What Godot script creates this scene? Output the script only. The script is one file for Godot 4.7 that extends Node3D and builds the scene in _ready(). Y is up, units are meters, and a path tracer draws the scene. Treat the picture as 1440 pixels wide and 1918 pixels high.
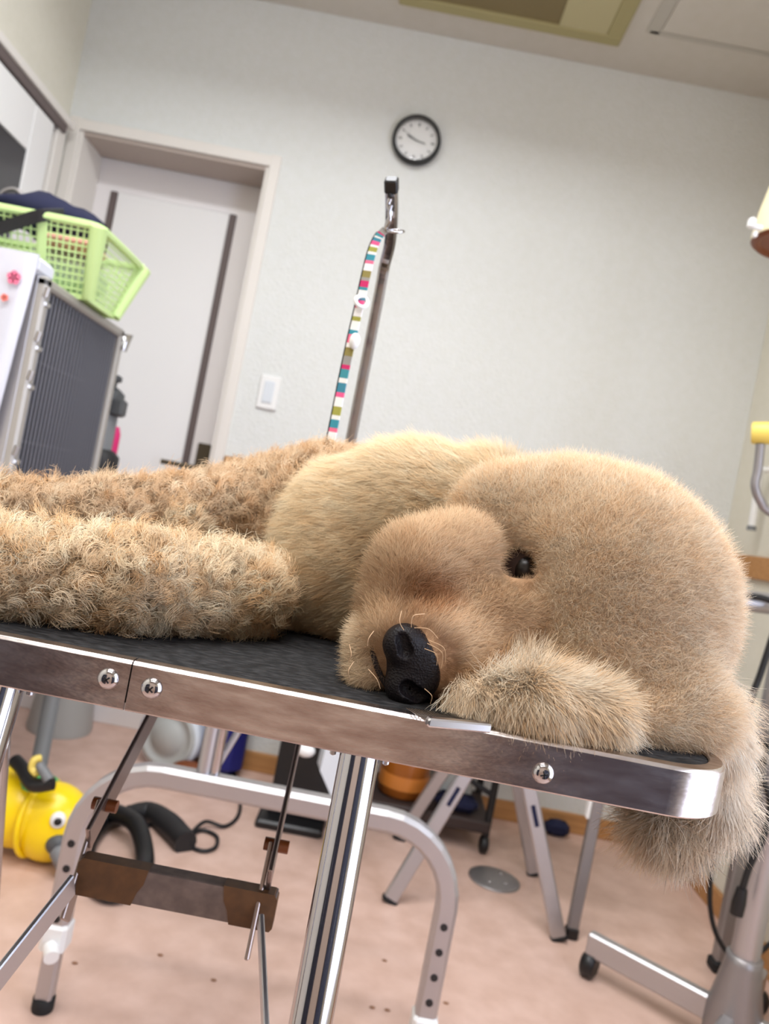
extends Node3D
# A poodle asleep on a grooming table in a small grooming room. Metres, y up, back wall at z = -2.54.

const CAM_Y := 0.92
const FPX := 1441.0
const ROLL := 0.1925
var cr := cos(ROLL)
var sr := sin(ROLL)
var rng := RandomNumberGenerator.new()
var M := {}
var used := {}
var off := {}

# ---------------------------------------------------------------- shapes
class Shape:
	var t := PackedVector3Array()
	var g := PackedInt32Array()
	func tri(a: Vector3, b: Vector3, c: Vector3, grp := -1) -> void:
		t.append(a); t.append(b); t.append(c); g.append(grp)
	func add(v: PackedVector3Array, gs: PackedInt32Array) -> void:
		var vol := 0.0
		var mid := Vector3.ZERO
		for p in v: mid += p
		mid /= maxf(1.0, v.size())
		for i in range(0, v.size(), 3): vol += (v[i] - mid).dot((v[i + 1] - mid).cross(v[i + 2] - mid))
		for i in range(0, v.size(), 3):
			if (v[i] - v[i + 1]).cross(v[i] - v[i + 2]).length_squared() < 1e-20: continue
			if vol > 0: tri(v[i], v[i + 2], v[i + 1], gs[i / 3])
			else: tri(v[i], v[i + 1], v[i + 2], gs[i / 3])
	func loft(rings: Array, cap := true, smooth := true, loop := false) -> Shape:
		var v := PackedVector3Array()
		var gs := PackedInt32Array()
		var n: int = rings[0].size()
		var m := rings.size()
		for i in (m if loop else m - 1):
			var p: PackedVector3Array = rings[i]
			var q: PackedVector3Array = rings[(i + 1) % m]
			for j in n:
				var k := (j + 1) % n
				v.append_array(PackedVector3Array([p[j], q[j], q[k], p[j], q[k], p[k]]))
				gs.append(1 if smooth else -1); gs.append(1 if smooth else -1)
		if cap and not loop:
			for e in 2:
				var r: PackedVector3Array = rings[0] if e == 0 else rings[m - 1]
				var c := Vector3.ZERO
				for p in r: c += p
				c /= n
				for j in n:
					var k := (j + 1) % n
					if e == 0: v.append_array(PackedVector3Array([c, r[j], r[k]]))
					else: v.append_array(PackedVector3Array([c, r[k], r[j]]))
					gs.append(-1)
		add(v, gs)
		return self
	func box(c: Vector3, s: Vector3, b := 0.002, bs := Basis.IDENTITY) -> Shape:
		b = minf(b, minf(s.x, minf(s.y, s.z)) * 0.45)
		var rings := []
		for e in [[-0.5, b, 0.0], [-0.5, 0.0, b], [0.5, 0.0, -b], [0.5, b, 0.0]]:
			var r := PackedVector3Array()
			var y: float = s.y * e[0] + e[2]
			for q in [[1, 1], [-1, 1], [-1, -1], [1, -1]]:
				var hx: float = s.x / 2 - e[1]
				var hz: float = s.z / 2 - e[1]
				var p1 := Vector3(q[0] * hx, y, q[1] * (hz - b))
				var p2 := Vector3(q[0] * (hx - b), y, q[1] * hz)
				if q[0] * q[1] < 0:
					var tmp := p1; p1 = p2; p2 = tmp
				r.append(c + bs * p1); r.append(c + bs * p2)
			rings.append(r)
		return loft(rings, true, false)
	func between(a: Vector3, b: Vector3, w: float, h: float, up := Vector3.UP, bev := 0.001) -> Shape:
		var y := (b - a).normalized()
		var x := y.cross(up).normalized()
		var z := x.cross(y)
		return box((a + b) / 2, Vector3(w, a.distance_to(b), h), bev, Basis(x, y, z))
	func lathe(prof: Array, xf := Transform3D.IDENTITY, n := 24, smooth := true, cap := true) -> Shape:
		var rings := []
		for p in prof:
			var r := PackedVector3Array()
			for j in n:
				var a := TAU * j / n
				r.append(xf * Vector3(cos(a) * p[0], p[1], sin(a) * p[0]))
			rings.append(r)
		return loft(rings, cap, smooth)
	func ball(c: Vector3, s: Vector3, n := 20, bs := Basis.IDENTITY) -> Shape:
		var prof := []
		for i in range(n / 2 + 1):
			var a := PI * i / (n / 2)
			prof.append([maxf(sin(a), 0.001), -cos(a)])
		return lathe(prof, Transform3D(bs * Basis.from_scale(s), c), n)
	func tube(pts: Array, r, n := 10, cap := true) -> Shape:
		var rings := []
		var prev := Vector3.ZERO
		for i in pts.size():
			var d: Vector3 = (pts[mini(i + 1, pts.size() - 1)] - pts[maxi(i - 1, 0)]).normalized()
			var x := prev - d * prev.dot(d)
			if x.length() < 0.01: x = d.cross(Vector3(0.31, 0.9, 0.2)) if absf(d.dot(Vector3(0.31, 0.9, 0.2).normalized())) < 0.95 else d.cross(Vector3.RIGHT)
			x = x.normalized(); prev = x
			var z := x.cross(d)
			var rr: float = r[i] if r is Array else r
			var ring := PackedVector3Array()
			for j in n:
				var a := TAU * j / n
				ring.append(pts[i] + (x * cos(a) + z * sin(a)) * rr)
			rings.append(ring)
		return loft(rings, cap)
	func strip(pts: Array, w: float, h: float, side: Vector3) -> Shape:
		var rings := []
		for i in pts.size():
			var d: Vector3 = (pts[mini(i + 1, pts.size() - 1)] - pts[maxi(i - 1, 0)]).normalized()
			var x := (side - d * side.dot(d)).normalized()
			var z := x.cross(d).normalized()
			var b := minf(w, h) * 0.2
			var ring := PackedVector3Array()
			for q in [[1, 1, 0], [1, 1, 1], [-1, 1, 1], [-1, 1, 0], [-1, -1, 0], [-1, -1, 1], [1, -1, 1], [1, -1, 0]]:
				ring.append(pts[i] + x * q[0] * (w / 2 - (b if q[2] == 1 else 0.0)) + z * q[1] * (h / 2 - (0.0 if q[2] == 1 else b)))
			rings.append(ring)
		return loft(rings, true, false)
	func ring(c: Vector3, R: float, r: float, axis := Vector3.UP, n := 28, k := 10, sx := 1.0) -> Shape:
		var x := axis.cross(Vector3(0.2, 0.3, 0.93)).normalized()
		var z := x.cross(axis).normalized()
		var rings := []
		for i in n:
			var a := TAU * i / n
			var o := x * cos(a) * sx + z * sin(a)
			var q := PackedVector3Array()
			for j in k:
				var e := TAU * j / k
				q.append(c + o * R + (o.normalized() * cos(e) + axis * sin(e)) * r)
			rings.append(q)
		return loft(rings, false, true, true)
	func prism(poly: Array, xf: Transform3D, depth: float) -> Shape:
		var a := PackedVector3Array()
		var b := PackedVector3Array()
		for p in poly:
			a.append(xf * Vector3(p.x, p.y, -depth / 2)); b.append(xf * Vector3(p.x, p.y, depth / 2))
		return loft([a, b], true, false)
	func mesh(shift := Vector3.ZERO) -> ArrayMesh:
		var st := SurfaceTool.new()
		st.begin(Mesh.PRIMITIVE_TRIANGLES)
		for i in g.size():
			st.set_smooth_group(g[i])
			for k in 3: st.add_vertex(t[i * 3 + k] - shift)
		st.generate_normals()
		st.index()
		return st.commit()

func S() -> Shape: return Shape.new()

func P(x: float, y: float, d: float) -> Vector3:      # the point that the photograph shows at x, y, at depth d before the camera
	var dx := x - 720.0
	var dy := y - 959.0
	return Vector3((cr * dx + sr * dy) * d / FPX, CAM_Y + (sr * dx - cr * dy) * d / FPX, -d)

func curve(pts: Array, n := 6) -> Array:               # Catmull-Rom through the points
	var out := []
	for i in pts.size() - 1:
		var p0: Vector3 = pts[maxi(i - 1, 0)]
		var p1: Vector3 = pts[i]
		var p2: Vector3 = pts[i + 1]
		var p3: Vector3 = pts[mini(i + 2, pts.size() - 1)]
		for k in n:
			out.append(p1.cubic_interpolate(p2, p0, p3, float(k) / n))
	out.append(pts[-1])
	return out

# ---------------------------------------------------------------- naming
func numbered(n: String) -> String:
	if not used.has(n):
		used[n] = 0
		return n
	used[n] += 1
	return "%s_%03d" % [n, used[n]]

func tag(o: Node, label: String, category: String, group := "") -> Node:
	o.set_meta("label", label); o.set_meta("category", category)
	if group: o.set_meta("group", group)
	return o

func thing(called: String, at: Vector3, label: String, category: String, group := "") -> Node3D:
	var o := Node3D.new()
	o.name = numbered(called); o.position = at
	add_child(o)
	off[o] = at
	tag(o, label, category, group)
	return o

func part(called: String, s: Shape, m: Material, parent: Node, label := "") -> MeshInstance3D:
	var o := MeshInstance3D.new()
	o.name = called
	o.mesh = s.mesh(off[parent])
	o.material_override = m
	o.mesh.surface_set_material(0, m)
	parent.add_child(o, true)
	off[o] = off[parent]
	if label: o.set_meta("label", label)
	return o

func solo(called: String, s: Shape, m: Material, label: String, category: String, group := "") -> MeshInstance3D:
	var o := MeshInstance3D.new()
	o.name = numbered(called)
	var c := Vector3.ZERO
	var lo := INF
	for p in s.t:
		c += p; lo = minf(lo, p.y)
	c /= s.t.size(); c.y = lo
	o.mesh = s.mesh(c); o.position = c
	o.material_override = m
	add_child(o)
	off[o] = c
	tag(o, label, category, group)
	return o

func struct(called: String, s: Shape, m: Material, label: String, category := "") -> MeshInstance3D:
	var o := solo(called, s, m, label, category if category else called.get_slice("_", 0))
	o.set_meta("kind", "structure")
	return o

# ---------------------------------------------------------------- materials
func c8(r: float, g: float, b: float, a := 1.0) -> Color: return Color(r / 255.0, g / 255.0, b / 255.0, a)

func mat(col: Color, rough := 0.6, metal := 0.0) -> StandardMaterial3D:
	var m := StandardMaterial3D.new()
	m.albedo_color = col; m.roughness = rough; m.metallic = metal
	return m

func noise_tex(freq: float, sz: int, lo: Color, hi: Color, seed_ := 1, kind := FastNoiseLite.TYPE_SIMPLEX_SMOOTH, oct := 4) -> NoiseTexture2D:
	var n := FastNoiseLite.new()
	n.noise_type = kind; n.frequency = freq; n.seed = seed_; n.fractal_octaves = oct
	var t := NoiseTexture2D.new()
	t.width = sz; t.height = sz; t.seamless = true; t.noise = n
	var gr := Gradient.new()
	gr.set_color(0, lo); gr.set_color(1, hi)
	t.color_ramp = gr
	return t

func noisy(m: StandardMaterial3D, t: Texture2D, scale := Vector3.ONE, bump: Texture2D = null, bs := 0.1) -> StandardMaterial3D:
	if t: m.albedo_texture = t
	if bump:
		m.heightmap_enabled = true; m.heightmap_texture = bump; m.heightmap_scale = bs
	m.uv1_triplanar = true; m.uv1_world_triplanar = true; m.uv1_scale = scale
	return m

func materials() -> void:
	M.wall = noisy(mat(c8(222, 224, 222), 0.85), noise_tex(0.03, 512, c8(250, 250, 247), c8(255, 255, 255), 3), Vector3.ONE * 1.6, noise_tex(0.09, 512, Color.BLACK, Color.WHITE, 4), 0.15)
	M.wall_warm = noisy(mat(c8(224, 220, 206), 0.85), M.wall.albedo_texture, Vector3.ONE * 1.6)
	M.ceiling = noisy(mat(c8(206, 201, 192), 0.9), M.wall.albedo_texture, Vector3.ONE * 1.2)
	M.floor = noisy(mat(c8(222, 190, 175), 0.42), noise_tex(0.012, 1024, c8(232, 226, 221), c8(255, 255, 255), 7, FastNoiseLite.TYPE_SIMPLEX_SMOOTH, 6), Vector3.ONE * 0.9, noise_tex(0.05, 512, Color.BLACK, Color.WHITE, 8), 0.03)
	M.door = mat(c8(234, 230, 229), 0.5)
	M.panel = mat(c8(236, 235, 233), 0.5)
	M.casing = mat(c8(226, 221, 214), 0.5)
	M.inlay = mat(c8(98, 86, 84), 0.5)
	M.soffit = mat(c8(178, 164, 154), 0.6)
	M.wood = noisy(mat(c8(196, 146, 92), 0.5), noise_tex(0.03, 256, c8(215, 205, 195), c8(255, 255, 255), 9), Vector3(0.5, 9, 9))
	M.chrome = mat(c8(184, 182, 184), 0.10, 1.0)
	M.steel = mat(c8(188, 184, 182), 0.3, 1.0)
	M.alu = noisy(mat(c8(218, 214, 212), 0.24, 1.0), noise_tex(0.012, 512, c8(196, 182, 178), c8(255, 255, 255), 12, FastNoiseLite.TYPE_SIMPLEX_SMOOTH, 6), Vector3(4, 16, 16), noise_tex(0.06, 512, Color.BLACK, Color.WHITE, 13), 0.006)
	M.alu_comb = mat(c8(216, 216, 220), 0.22, 1.0)
	M.lip = mat(c8(214, 213, 208), 0.35, 1.0)
	M.satin = mat(c8(186, 184, 186), 0.38, 0.85)
	M.grey_metal = mat(c8(150, 146, 146), 0.4, 0.7)
	M.dark = mat(c8(24, 23, 25), 0.55)
	M.black = mat(c8(14, 14, 16), 0.4)
	M.rubber = mat(c8(20, 20, 22), 0.75)
	M.mat = noisy(mat(c8(58, 57, 58), 0.75), noise_tex(0.07, 512, c8(70, 70, 70), c8(255, 255, 255), 21, FastNoiseLite.TYPE_SIMPLEX_SMOOTH, 3), Vector3(2.3, 30, 5), noise_tex(0.07, 512, Color.BLACK, Color.WHITE, 22, FastNoiseLite.TYPE_SIMPLEX_SMOOTH, 2), 0.14)
	M.mat.metallic_specular = 0.3
	M.tape = noisy(mat(c8(104, 70, 38), 0.55), noise_tex(0.02, 256, c8(205, 205, 205), c8(255, 255, 255), 23), Vector3.ONE * 12)
	M.torn = noisy(mat(c8(128, 112, 104), 0.7), noise_tex(0.015, 256, c8(200, 200, 200), c8(255, 255, 255), 24), Vector3.ONE * 14)
	M.white = mat(c8(236, 236, 234), 0.4)
	M.cream = mat(c8(243, 232, 190), 0.4)
	M.yellow = mat(c8(250, 214, 10), 0.3)
	M.paleyellow = mat(c8(236, 210, 104), 0.4)
	M.green = mat(c8(208, 236, 160), 0.4)
	M.green.backlight_enabled = true; M.green.backlight = Color(0.3, 0.35, 0.2)
	M.wing = mat(c8(70, 178, 96), 0.4)
	M.navy = mat(c8(14, 19, 54), 0.85)
	M.navy_dark = mat(c8(34, 36, 52), 0.6)
	M.brace = mat(c8(150, 136, 130), 0.32, 0.9)
	M.frame_dull = mat(c8(176, 172, 166), 0.5, 0.5)
	M.liner = mat(c8(44, 44, 48), 0.8)
	M.armsteel = mat(c8(150, 146, 146), 0.16, 1.0)
	M.wall_rose = mat(c8(232, 212, 196), 0.8)
	M.bars = mat(c8(108, 108, 114), 0.4, 0.5)
	M.blue = mat(c8(22, 26, 110), 0.6)
	M.pink = mat(c8(226, 44, 120), 0.4)
	M.greyplastic = mat(c8(176, 178, 174), 0.45)
	M.midgrey = mat(c8(118, 120, 122), 0.5)
	M.darkgrey = mat(c8(74, 76, 78), 0.5)
	M.paleplastic = mat(c8(214, 220, 226), 0.4)
	M.amber = mat(c8(150, 84, 24), 0.3)
	M.brown = mat(c8(120, 62, 24), 0.4)
	M.beige = mat(c8(184, 176, 136), 0.6)
	M.beige2 = mat(c8(166, 157, 112), 0.6)
	M.khaki = mat(c8(126, 112, 76), 0.7)
	M.plate = mat(c8(88, 78, 62), 0.4, 0.5)
	M.panelgap = mat(c8(186, 182, 172), 0.8)
	M.glass = StandardMaterial3D.new()
	M.glass.transparency = BaseMaterial3D.TRANSPARENCY_ALPHA
	M.glass.albedo_color = Color(1, 1, 1, 0.06); M.glass.roughness = 0.03
	M.smoked = mat(c8(66, 66, 68), 0.15)
	M.lamp = mat(Color.WHITE, 0.5)
	M.lamp.emission_enabled = true; M.lamp.emission = c8(255, 250, 240); M.lamp.emission_energy_multiplier = 2.5
	M.sky_pane = mat(Color.WHITE, 0.5)
	M.sky_pane.emission_enabled = true; M.sky_pane.emission = c8(214, 228, 255); M.sky_pane.emission_energy_multiplier = 1.6

# ---------------------------------------------------------------- the scene
func _ready() -> void:
	rng.seed = 20240
	var cam := Camera3D.new()
	cam.name = "camera"
	cam.position = Vector3(0, CAM_Y, 0); cam.rotation = Vector3(0, 0, ROLL)
	cam.fov = 67.28; cam.near = 0.02; cam.far = 50.0
	var at := CameraAttributesPhysical.new()
	at.frustum_focal_length = 18.03; at.frustum_focus_distance = 0.445; at.exposure_aperture = 6.5
	at.frustum_near = 0.02; at.frustum_far = 50.0
	cam.attributes = at
	add_child(cam)
	cam.current = true
	var env := Environment.new()
	env.background_mode = Environment.BG_COLOR
	env.background_color = c8(200, 215, 240)
	env.tonemap_mode = Environment.TONE_MAPPER_LINEAR
	env.tonemap_exposure = 0.77
	env.sdfgi_enabled = true; env.ssao_enabled = true; env.ssil_enabled = true
	var we := WorldEnvironment.new()
	we.name = "world_environment"; we.environment = env
	add_child(we)
	materials()
	area("ceiling_lamp_light", Vector3(-0.25, 2.635, -1.21), Vector3(0, -1, 0), Vector2(1.20, 0.245), 3.2, c8(247, 250, 255))
	area("middle_lamp_light", Vector3(-0.25, 2.635, -0.34), Vector3(0, -1, 0), Vector2(1.2, 0.245), 2.9, c8(250, 250, 252))
	area("rear_lamp_light", Vector3(-0.25, 2.635, 0.62), Vector3(0, -1, 0), Vector2(1.2, 0.245), 2.6, c8(250, 250, 252))
	area("window_light", Vector3(1.145, 1.15, -0.15), Vector3(-1, 0, 0), Vector2(1.1, 1.7), 2.8, c8(205, 222, 255))
	room()
	dark_cabinet()
	background_left()
	background_floor()
	background_right()
	table()
	grooming_arm()
	dog()

func area(called: String, p: Vector3, towards: Vector3, size: Vector2, e: float, col: Color) -> void:
	var l := AreaLight3D.new()
	l.name = called
	l.area_size = size; l.light_energy = e; l.light_color = col; l.shadow_enabled = true
	l.position = p
	add_child(l)
	l.look_at_from_position(p, p + towards, Vector3.BACK if absf(towards.y) > 0.5 else Vector3.UP)
	if "area_range" in l: l.area_range = 12.0

func room() -> void:
	var W0 := -1.27
	var W1 := 1.12
	var ZB := -2.54
	var ZF := 1.9
	var H := 2.5
	struct("floor", S().box(Vector3((W0 + W1) / 2, -0.05, (ZB + ZF) / 2), Vector3(W1 - W0 + 0.5, 0.1, ZF - ZB + 0.7), 0.001), M.floor, "worn pink vinyl floor with scuffs and stains", "floor")
	# ceiling: slabs round two light openings
	var zs := [ZB - 0.3, -1.572, -0.848, -0.702, 0.022, 0.258, 0.982, ZF + 0.2]
	var ce := S()
	for i in [0, 2, 4, 6]:
		ce.box(Vector3((W0 + W1) / 2, H + 0.09, (zs[i] + zs[i + 1]) / 2), Vector3(W1 - W0 + 0.4, 0.18, zs[i + 1] - zs[i]), 0.0005)
	for i in [1, 3, 5]:
		for s in [-1, 1]:
			ce.box(Vector3(s * 1.02 - 0.25, H + 0.09, (zs[i] + zs[i + 1]) / 2), Vector3(0.80, 0.18, zs[i + 1] - zs[i]), 0.0005)
	ce.box(Vector3((W0 + W1) / 2, H + 0.20, (ZB + ZF) / 2), Vector3(W1 - W0 + 0.5, 0.08, ZF - ZB + 0.6), 0.0005)
	struct("ceiling", ce, M.ceiling, "off-white ceiling that darkens towards the clock wall", "ceiling")
	for z in [-1.21, -0.34, 0.62]:
		var l := thing("ceiling_light", Vector3(-0.25, 2.65, z), "recessed tube-lamp panel in the ceiling between the table and the clock wall" if z < -1.0 else "recessed tube-lamp panel in the ceiling right above the grooming table" if z < 0.0 else "recessed tube-lamp panel in the ceiling behind the viewer", "ceiling light")
		part("diffuser", S().box(Vector3(-0.25, 2.648, z), Vector3(1.2, 0.020, 0.245), 0.002), M.lamp, l)
	# back wall round the door opening
	var dx0 := -1.225
	var dx1 := -0.590
	var dh := 1.965
	var bw := S()
	var zc := ZB - 0.15
	bw.box(Vector3((W0 - 0.2 + dx0) / 2, H / 2, zc), Vector3(dx0 - W0 + 0.2, H, 0.3), 0.0005)
	bw.box(Vector3((dx1 + W1 + 0.2) / 2, H / 2, zc), Vector3(W1 + 0.2 - dx1, H, 0.3), 0.0005)
	bw.box(Vector3((dx0 + dx1) / 2, (H + dh) / 2, zc), Vector3(dx1 - dx0, H - dh, 0.3), 0.0005)
	struct("wall_back", bw, M.wall, "cream papered wall carrying the round clock", "wall")
	struct("wall_left", S().box(Vector3(W0 - 0.06, H / 2, (ZB + ZF) / 2), Vector3(0.12, H, ZF - ZB), 0.0005), M.wall_warm, "cream wall on the left holding the half-glazed door", "wall")
	var rw := S()                                       # right wall with a window opening
	var wz0 := -0.75
	var wz1 := 0.45
	rw.box(Vector3(W1 + 0.06, H / 2, (ZB + wz0) / 2), Vector3(0.12, H, wz0 - ZB), 0.0005)
	rw.box(Vector3(W1 + 0.06, H / 2, (ZF + wz1) / 2), Vector3(0.12, H, ZF - wz1), 0.0005)
	rw.box(Vector3(W1 + 0.06, 0.12, (wz0 + wz1) / 2), Vector3(0.12, 0.24, wz1 - wz0), 0.0005)
	rw.box(Vector3(W1 + 0.06, 2.28, (wz0 + wz1) / 2), Vector3(0.12, 0.44, wz1 - wz0), 0.0005)
	struct("wall_right", rw, M.wall_warm, "cream wall on the right behind the dryer stand", "wall")
	struct("wall_front", S().box(Vector3((W0 + W1) / 2, H / 2, ZF + 0.06), Vector3(W1 - W0 + 0.4, H, 0.12), 0.0005), M.wall_rose, "plain dusty rose wall behind the viewer", "wall")
	var wi := thing("window_1", Vector3(W1 + 0.05, 0.24, -0.15), "tall frosted daylight window in the right wall beside the viewer", "window")
	wi.set_meta("kind", "structure")
	part("pane", S().box(Vector3(W1 + 0.05, 1.15, -0.15), Vector3(0.012, 1.80, 1.18), 0.001), M.sky_pane, wi)
	var wf := S()
	for s in [-1, 1]:
		wf.box(Vector3(W1 + 0.05, 1.15, -0.15 + s * 0.585), Vector3(0.05, 1.82, 0.03), 0.003)
		wf.box(Vector3(W1 + 0.05, 1.15 + s * 0.895, -0.15), Vector3(0.05, 0.03, 1.20), 0.003)
	part("frame", wf, M.casing, wi)
	# door in the back wall
	var d := thing("door_1", Vector3((dx0 + dx1) / 2, 0, ZB - 0.17), "white flush door with two dark vertical inlay bars and a raised centre panel", "door")
	d.set_meta("kind", "structure")
	part("slab", S().box(Vector3((dx0 + dx1) / 2, dh / 2, ZB - 0.19), Vector3(dx1 - dx0, dh, 0.04), 0.002), M.door, d)
	part("panel", S().box(Vector3(-0.934, 1.0, ZB - 0.168), Vector3(0.40, 1.69, 0.008), 0.003), M.panel, d)
	for x in [-1.147, -0.721]:
		part("inlay_bar", S().box(Vector3(x, 1.0, ZB - 0.167), Vector3(0.024, 1.69, 0.010), 0.002), M.inlay, d)
	var hp := part("handle_plate", S().box(Vector3(-0.664, 0.985, ZB - 0.166), Vector3(0.048, 0.10, 0.012), 0.003), M.plate, d)
	part("lever", S().tube([Vector3(-0.67, 0.945, ZB - 0.155), Vector3(-0.67, 0.945, ZB - 0.12), Vector3(-0.69, 0.945, ZB - 0.115), Vector3(-0.79, 0.945, ZB - 0.115)], 0.009), M.plate, hp)
	var cs := S()
	for x in [dx0, dx1]:
		cs.box(Vector3(x + (0.018 if x == dx1 else -0.018), dh / 2 + 0.02, ZB + 0.004), Vector3(0.036, dh + 0.04, 0.012), 0.002)
		cs.box(Vector3(x + (-0.006 if x == dx1 else 0.006), dh / 2, ZB - 0.085), Vector3(0.012, dh, 0.17), 0.001)
	cs.box(Vector3((dx0 + dx1) / 2, dh + 0.018, ZB + 0.004), Vector3(dx1 - dx0, 0.036, 0.012), 0.002)
	part("casing", cs, M.casing, d)
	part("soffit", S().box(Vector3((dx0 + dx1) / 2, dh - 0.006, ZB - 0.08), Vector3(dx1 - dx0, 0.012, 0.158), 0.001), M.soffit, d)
	# door in the left wall
	var e := thing("door_2", Vector3(W0, 0, -1.85), "white sliding door on the left wall with a dark glass pane and brown top track", "door")
	e.set_meta("kind", "structure")
	part("slab", S().box(Vector3(W0 + 0.012, 0.955, -1.80), Vector3(0.024, 1.91, 1.20), 0.002), M.door, e)
	part("stile", S().box(Vector3(W0 + 0.028, 0.955, -2.33), Vector3(0.012, 1.90, 0.12), 0.002), M.panel, e)
	part("rail", S().box(Vector3(W0 + 0.028, 1.835, -1.70), Vector3(0.012, 0.14, 1.13), 0.002), M.panel, e)
	part("pane", S().box(Vector3(W0 + 0.0265, 1.39, -1.73), Vector3(0.005, 0.75, 1.08), 0.001), M.smoked, e)
	part("track", S().box(Vector3(W0 + 0.02, 1.925, -1.84), Vector3(0.04, 0.028, 1.24), 0.002), M.inlay, e)
	part("head_casing", S().box(Vector3(W0 + 0.022, 1.952, -1.85), Vector3(0.05, 0.026, 1.30), 0.003), M.casing, e)
	part("casing", S().box(Vector3(W0 + 0.015, 0.97, -2.455), Vector3(0.03, 1.94, 0.06), 0.003), M.casing, e)
	# wooden rails
	struct("trim_1", S().box(Vector3((dx1 + 0.04 + W1) / 2, 0.968, ZB + 0.009), Vector3(W1 - dx1 - 0.04, 0.068, 0.018), 0.003), M.wood, "orange-brown wooden chair rail along the clock wall", "trim")
	struct("trim_2", S().box(Vector3(W1 - 0.009, 0.968, (ZB + 0.02 + wz0 - 0.1) / 2), Vector3(0.018, 0.068, wz0 - 0.1 - ZB - 0.02), 0.003), M.wood, "orange-brown wooden chair rail along the right wall", "trim")
	struct("baseboard_back", S().box(Vector3((dx1 + 0.04 + W1) / 2, 0.032, ZB + 0.006), Vector3(W1 - dx1 - 0.04, 0.064, 0.012), 0.002), M.wood, "low wooden baseboard under the clock wall", "baseboard")
	struct("baseboard_right", S().box(Vector3(W1 - 0.006, 0.032, (ZB + 0.012 + ZF) / 2), Vector3(0.012, 0.064, ZF - ZB - 0.012), 0.002), M.wood, "low wooden baseboard under the right wall", "baseboard")
	# ceiling fittings
	var v := thing("ceiling_vent", Vector3(0.15, 2.5, -2.2), "yellowed square air vent panel set in the ceiling, dark inside", "ceiling vent")
	var cx := 0.0
	var vf := S()
	vf.box(Vector3(0.09, 2.495, -2.388), Vector3(0.70, 0.014, 0.045), 0.003)
	vf.box(Vector3(0.09, 2.495, -1.745), Vector3(0.70, 0.014, 0.045), 0.003)
	vf.box(Vector3(0.415, 2.495, -2.067), Vector3(0.05, 0.014, 0.60), 0.003)
	vf.box(Vector3(-0.235, 2.495, -2.067), Vector3(0.05, 0.014, 0.60), 0.003)
	part("frame", vf, M.beige2, v)
	part("grille", S().box(Vector3(0.315, 2.496, -2.067), Vector3(0.15, 0.010, 0.60), 0.002), M.beige, v)
	part("backing", S().box(Vector3(0.015, 2.4975, -2.067), Vector3(0.45, 0.004, 0.60), 0.001), M.khaki, v)
	var hatch := thing("ceiling_hatch", Vector3(0.78, 2.5, -2.1), "flat square access hatch in the ceiling right of the vent", "ceiling hatch")
	part("cover", S().box(Vector3(0.82, 2.4985, -2.02), Vector3(0.56, 0.006, 0.58), 0.001), M.ceiling, hatch)
	var hf := S()
	hf.box(Vector3(0.82, 2.4988, -2.325), Vector3(0.62, 0.004, 0.018), 0.001)
	hf.box(Vector3(0.518, 2.4988, -2.02), Vector3(0.040, 0.004, 0.62), 0.001)
	part("frame", hf, M.panelgap, hatch)
	# clock
	var c := P(780, 262, 2.52)
	var k := thing("wall_clock", Vector3(c.x, c.y - 0.08, -2.54), "small round black-rimmed wall clock with a white face", "clock")
	var rx := Transform3D(Basis(Vector3.RIGHT, PI / 2), Vector3(c.x, c.y, -2.54))
	part("case", S().lathe([[0.070, 0.002], [0.079, 0.004], [0.081, 0.016], [0.079, 0.030], [0.073, 0.034], [0.069, 0.030], [0.068, 0.014], [0.066, 0.010]], rx, 48), M.black, k)
	part("face", S().lathe([[0.068, 0.010], [0.068, 0.013]], rx, 40), M.white, k)
	var num := S()
	for h in 12:
		var a := TAU * h / 12
		num.box(Vector3(c.x + sin(a) * 0.054, c.y + cos(a) * 0.054, -2.5265), Vector3(0.004 if h % 3 else 0.006, 0.012, 0.001), 0.0003, Basis(Vector3.BACK, -a))
	part("hour_marks", num, M.darkgrey, k)
	for hd in [[-1.22, 0.036, 0.005], [1.75, 0.034, 0.004], [-1.1, 0.046, 0.003]]:
		part("hand", S().box(Vector3(c.x + sin(hd[0]) * hd[1] * 0.4, c.y + cos(hd[0]) * hd[1] * 0.4, -2.524), Vector3(hd[2], hd[1], 0.001), 0.0003, Basis(Vector3.BACK, -hd[0])), M.dark, k)
	part("glass", S().lathe([[0.0685, 0.027], [0.0685, 0.0285]], rx, 40), M.glass, k)
	# light switch
	var s0 := P(503, 735, 2.535)
	var sw := thing("wall_switch", Vector3(s0.x, s0.y - 0.055, -2.54), "white rocker light switch on the wall beside the door", "switch")
	part("plate", S().box(Vector3(s0.x, s0.y, -2.535), Vector3(0.066, 0.112, 0.010), 0.003), M.white, sw)
	part("rocker", S().box(Vector3(s0.x, s0.y, -2.529), Vector3(0.034, 0.072, 0.006), 0.002), M.paleplastic, sw)


func dark_cabinet() -> void:                            # stands behind the viewer; seen only as the dark in the table rim
	for x in [0.62, -0.86]:
		var c := thing("navy_cabinet", Vector3(x, 0, 0.84), "dark navy two-door cabinet behind the viewer, on the window side" if x > 0 else "dark navy two-door cabinet behind the viewer, on the side of the cage", "cabinet")
		part("body", S().box(Vector3(x, 0.56, 0.84), Vector3(0.62, 1.12, 0.36), 0.01), M.navy_dark, c)
		for s in [-1, 1]:
			var d := part("door", S().box(Vector3(x + s * 0.153, 0.58, 0.655), Vector3(0.296, 1.02, 0.018), 0.004), M.navy_dark, c)
			part("handle", S().tube([Vector3(x + s * 0.03, 0.60, 0.638), Vector3(x + s * 0.03, 0.75, 0.638)], 0.006), M.satin, d)

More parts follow.
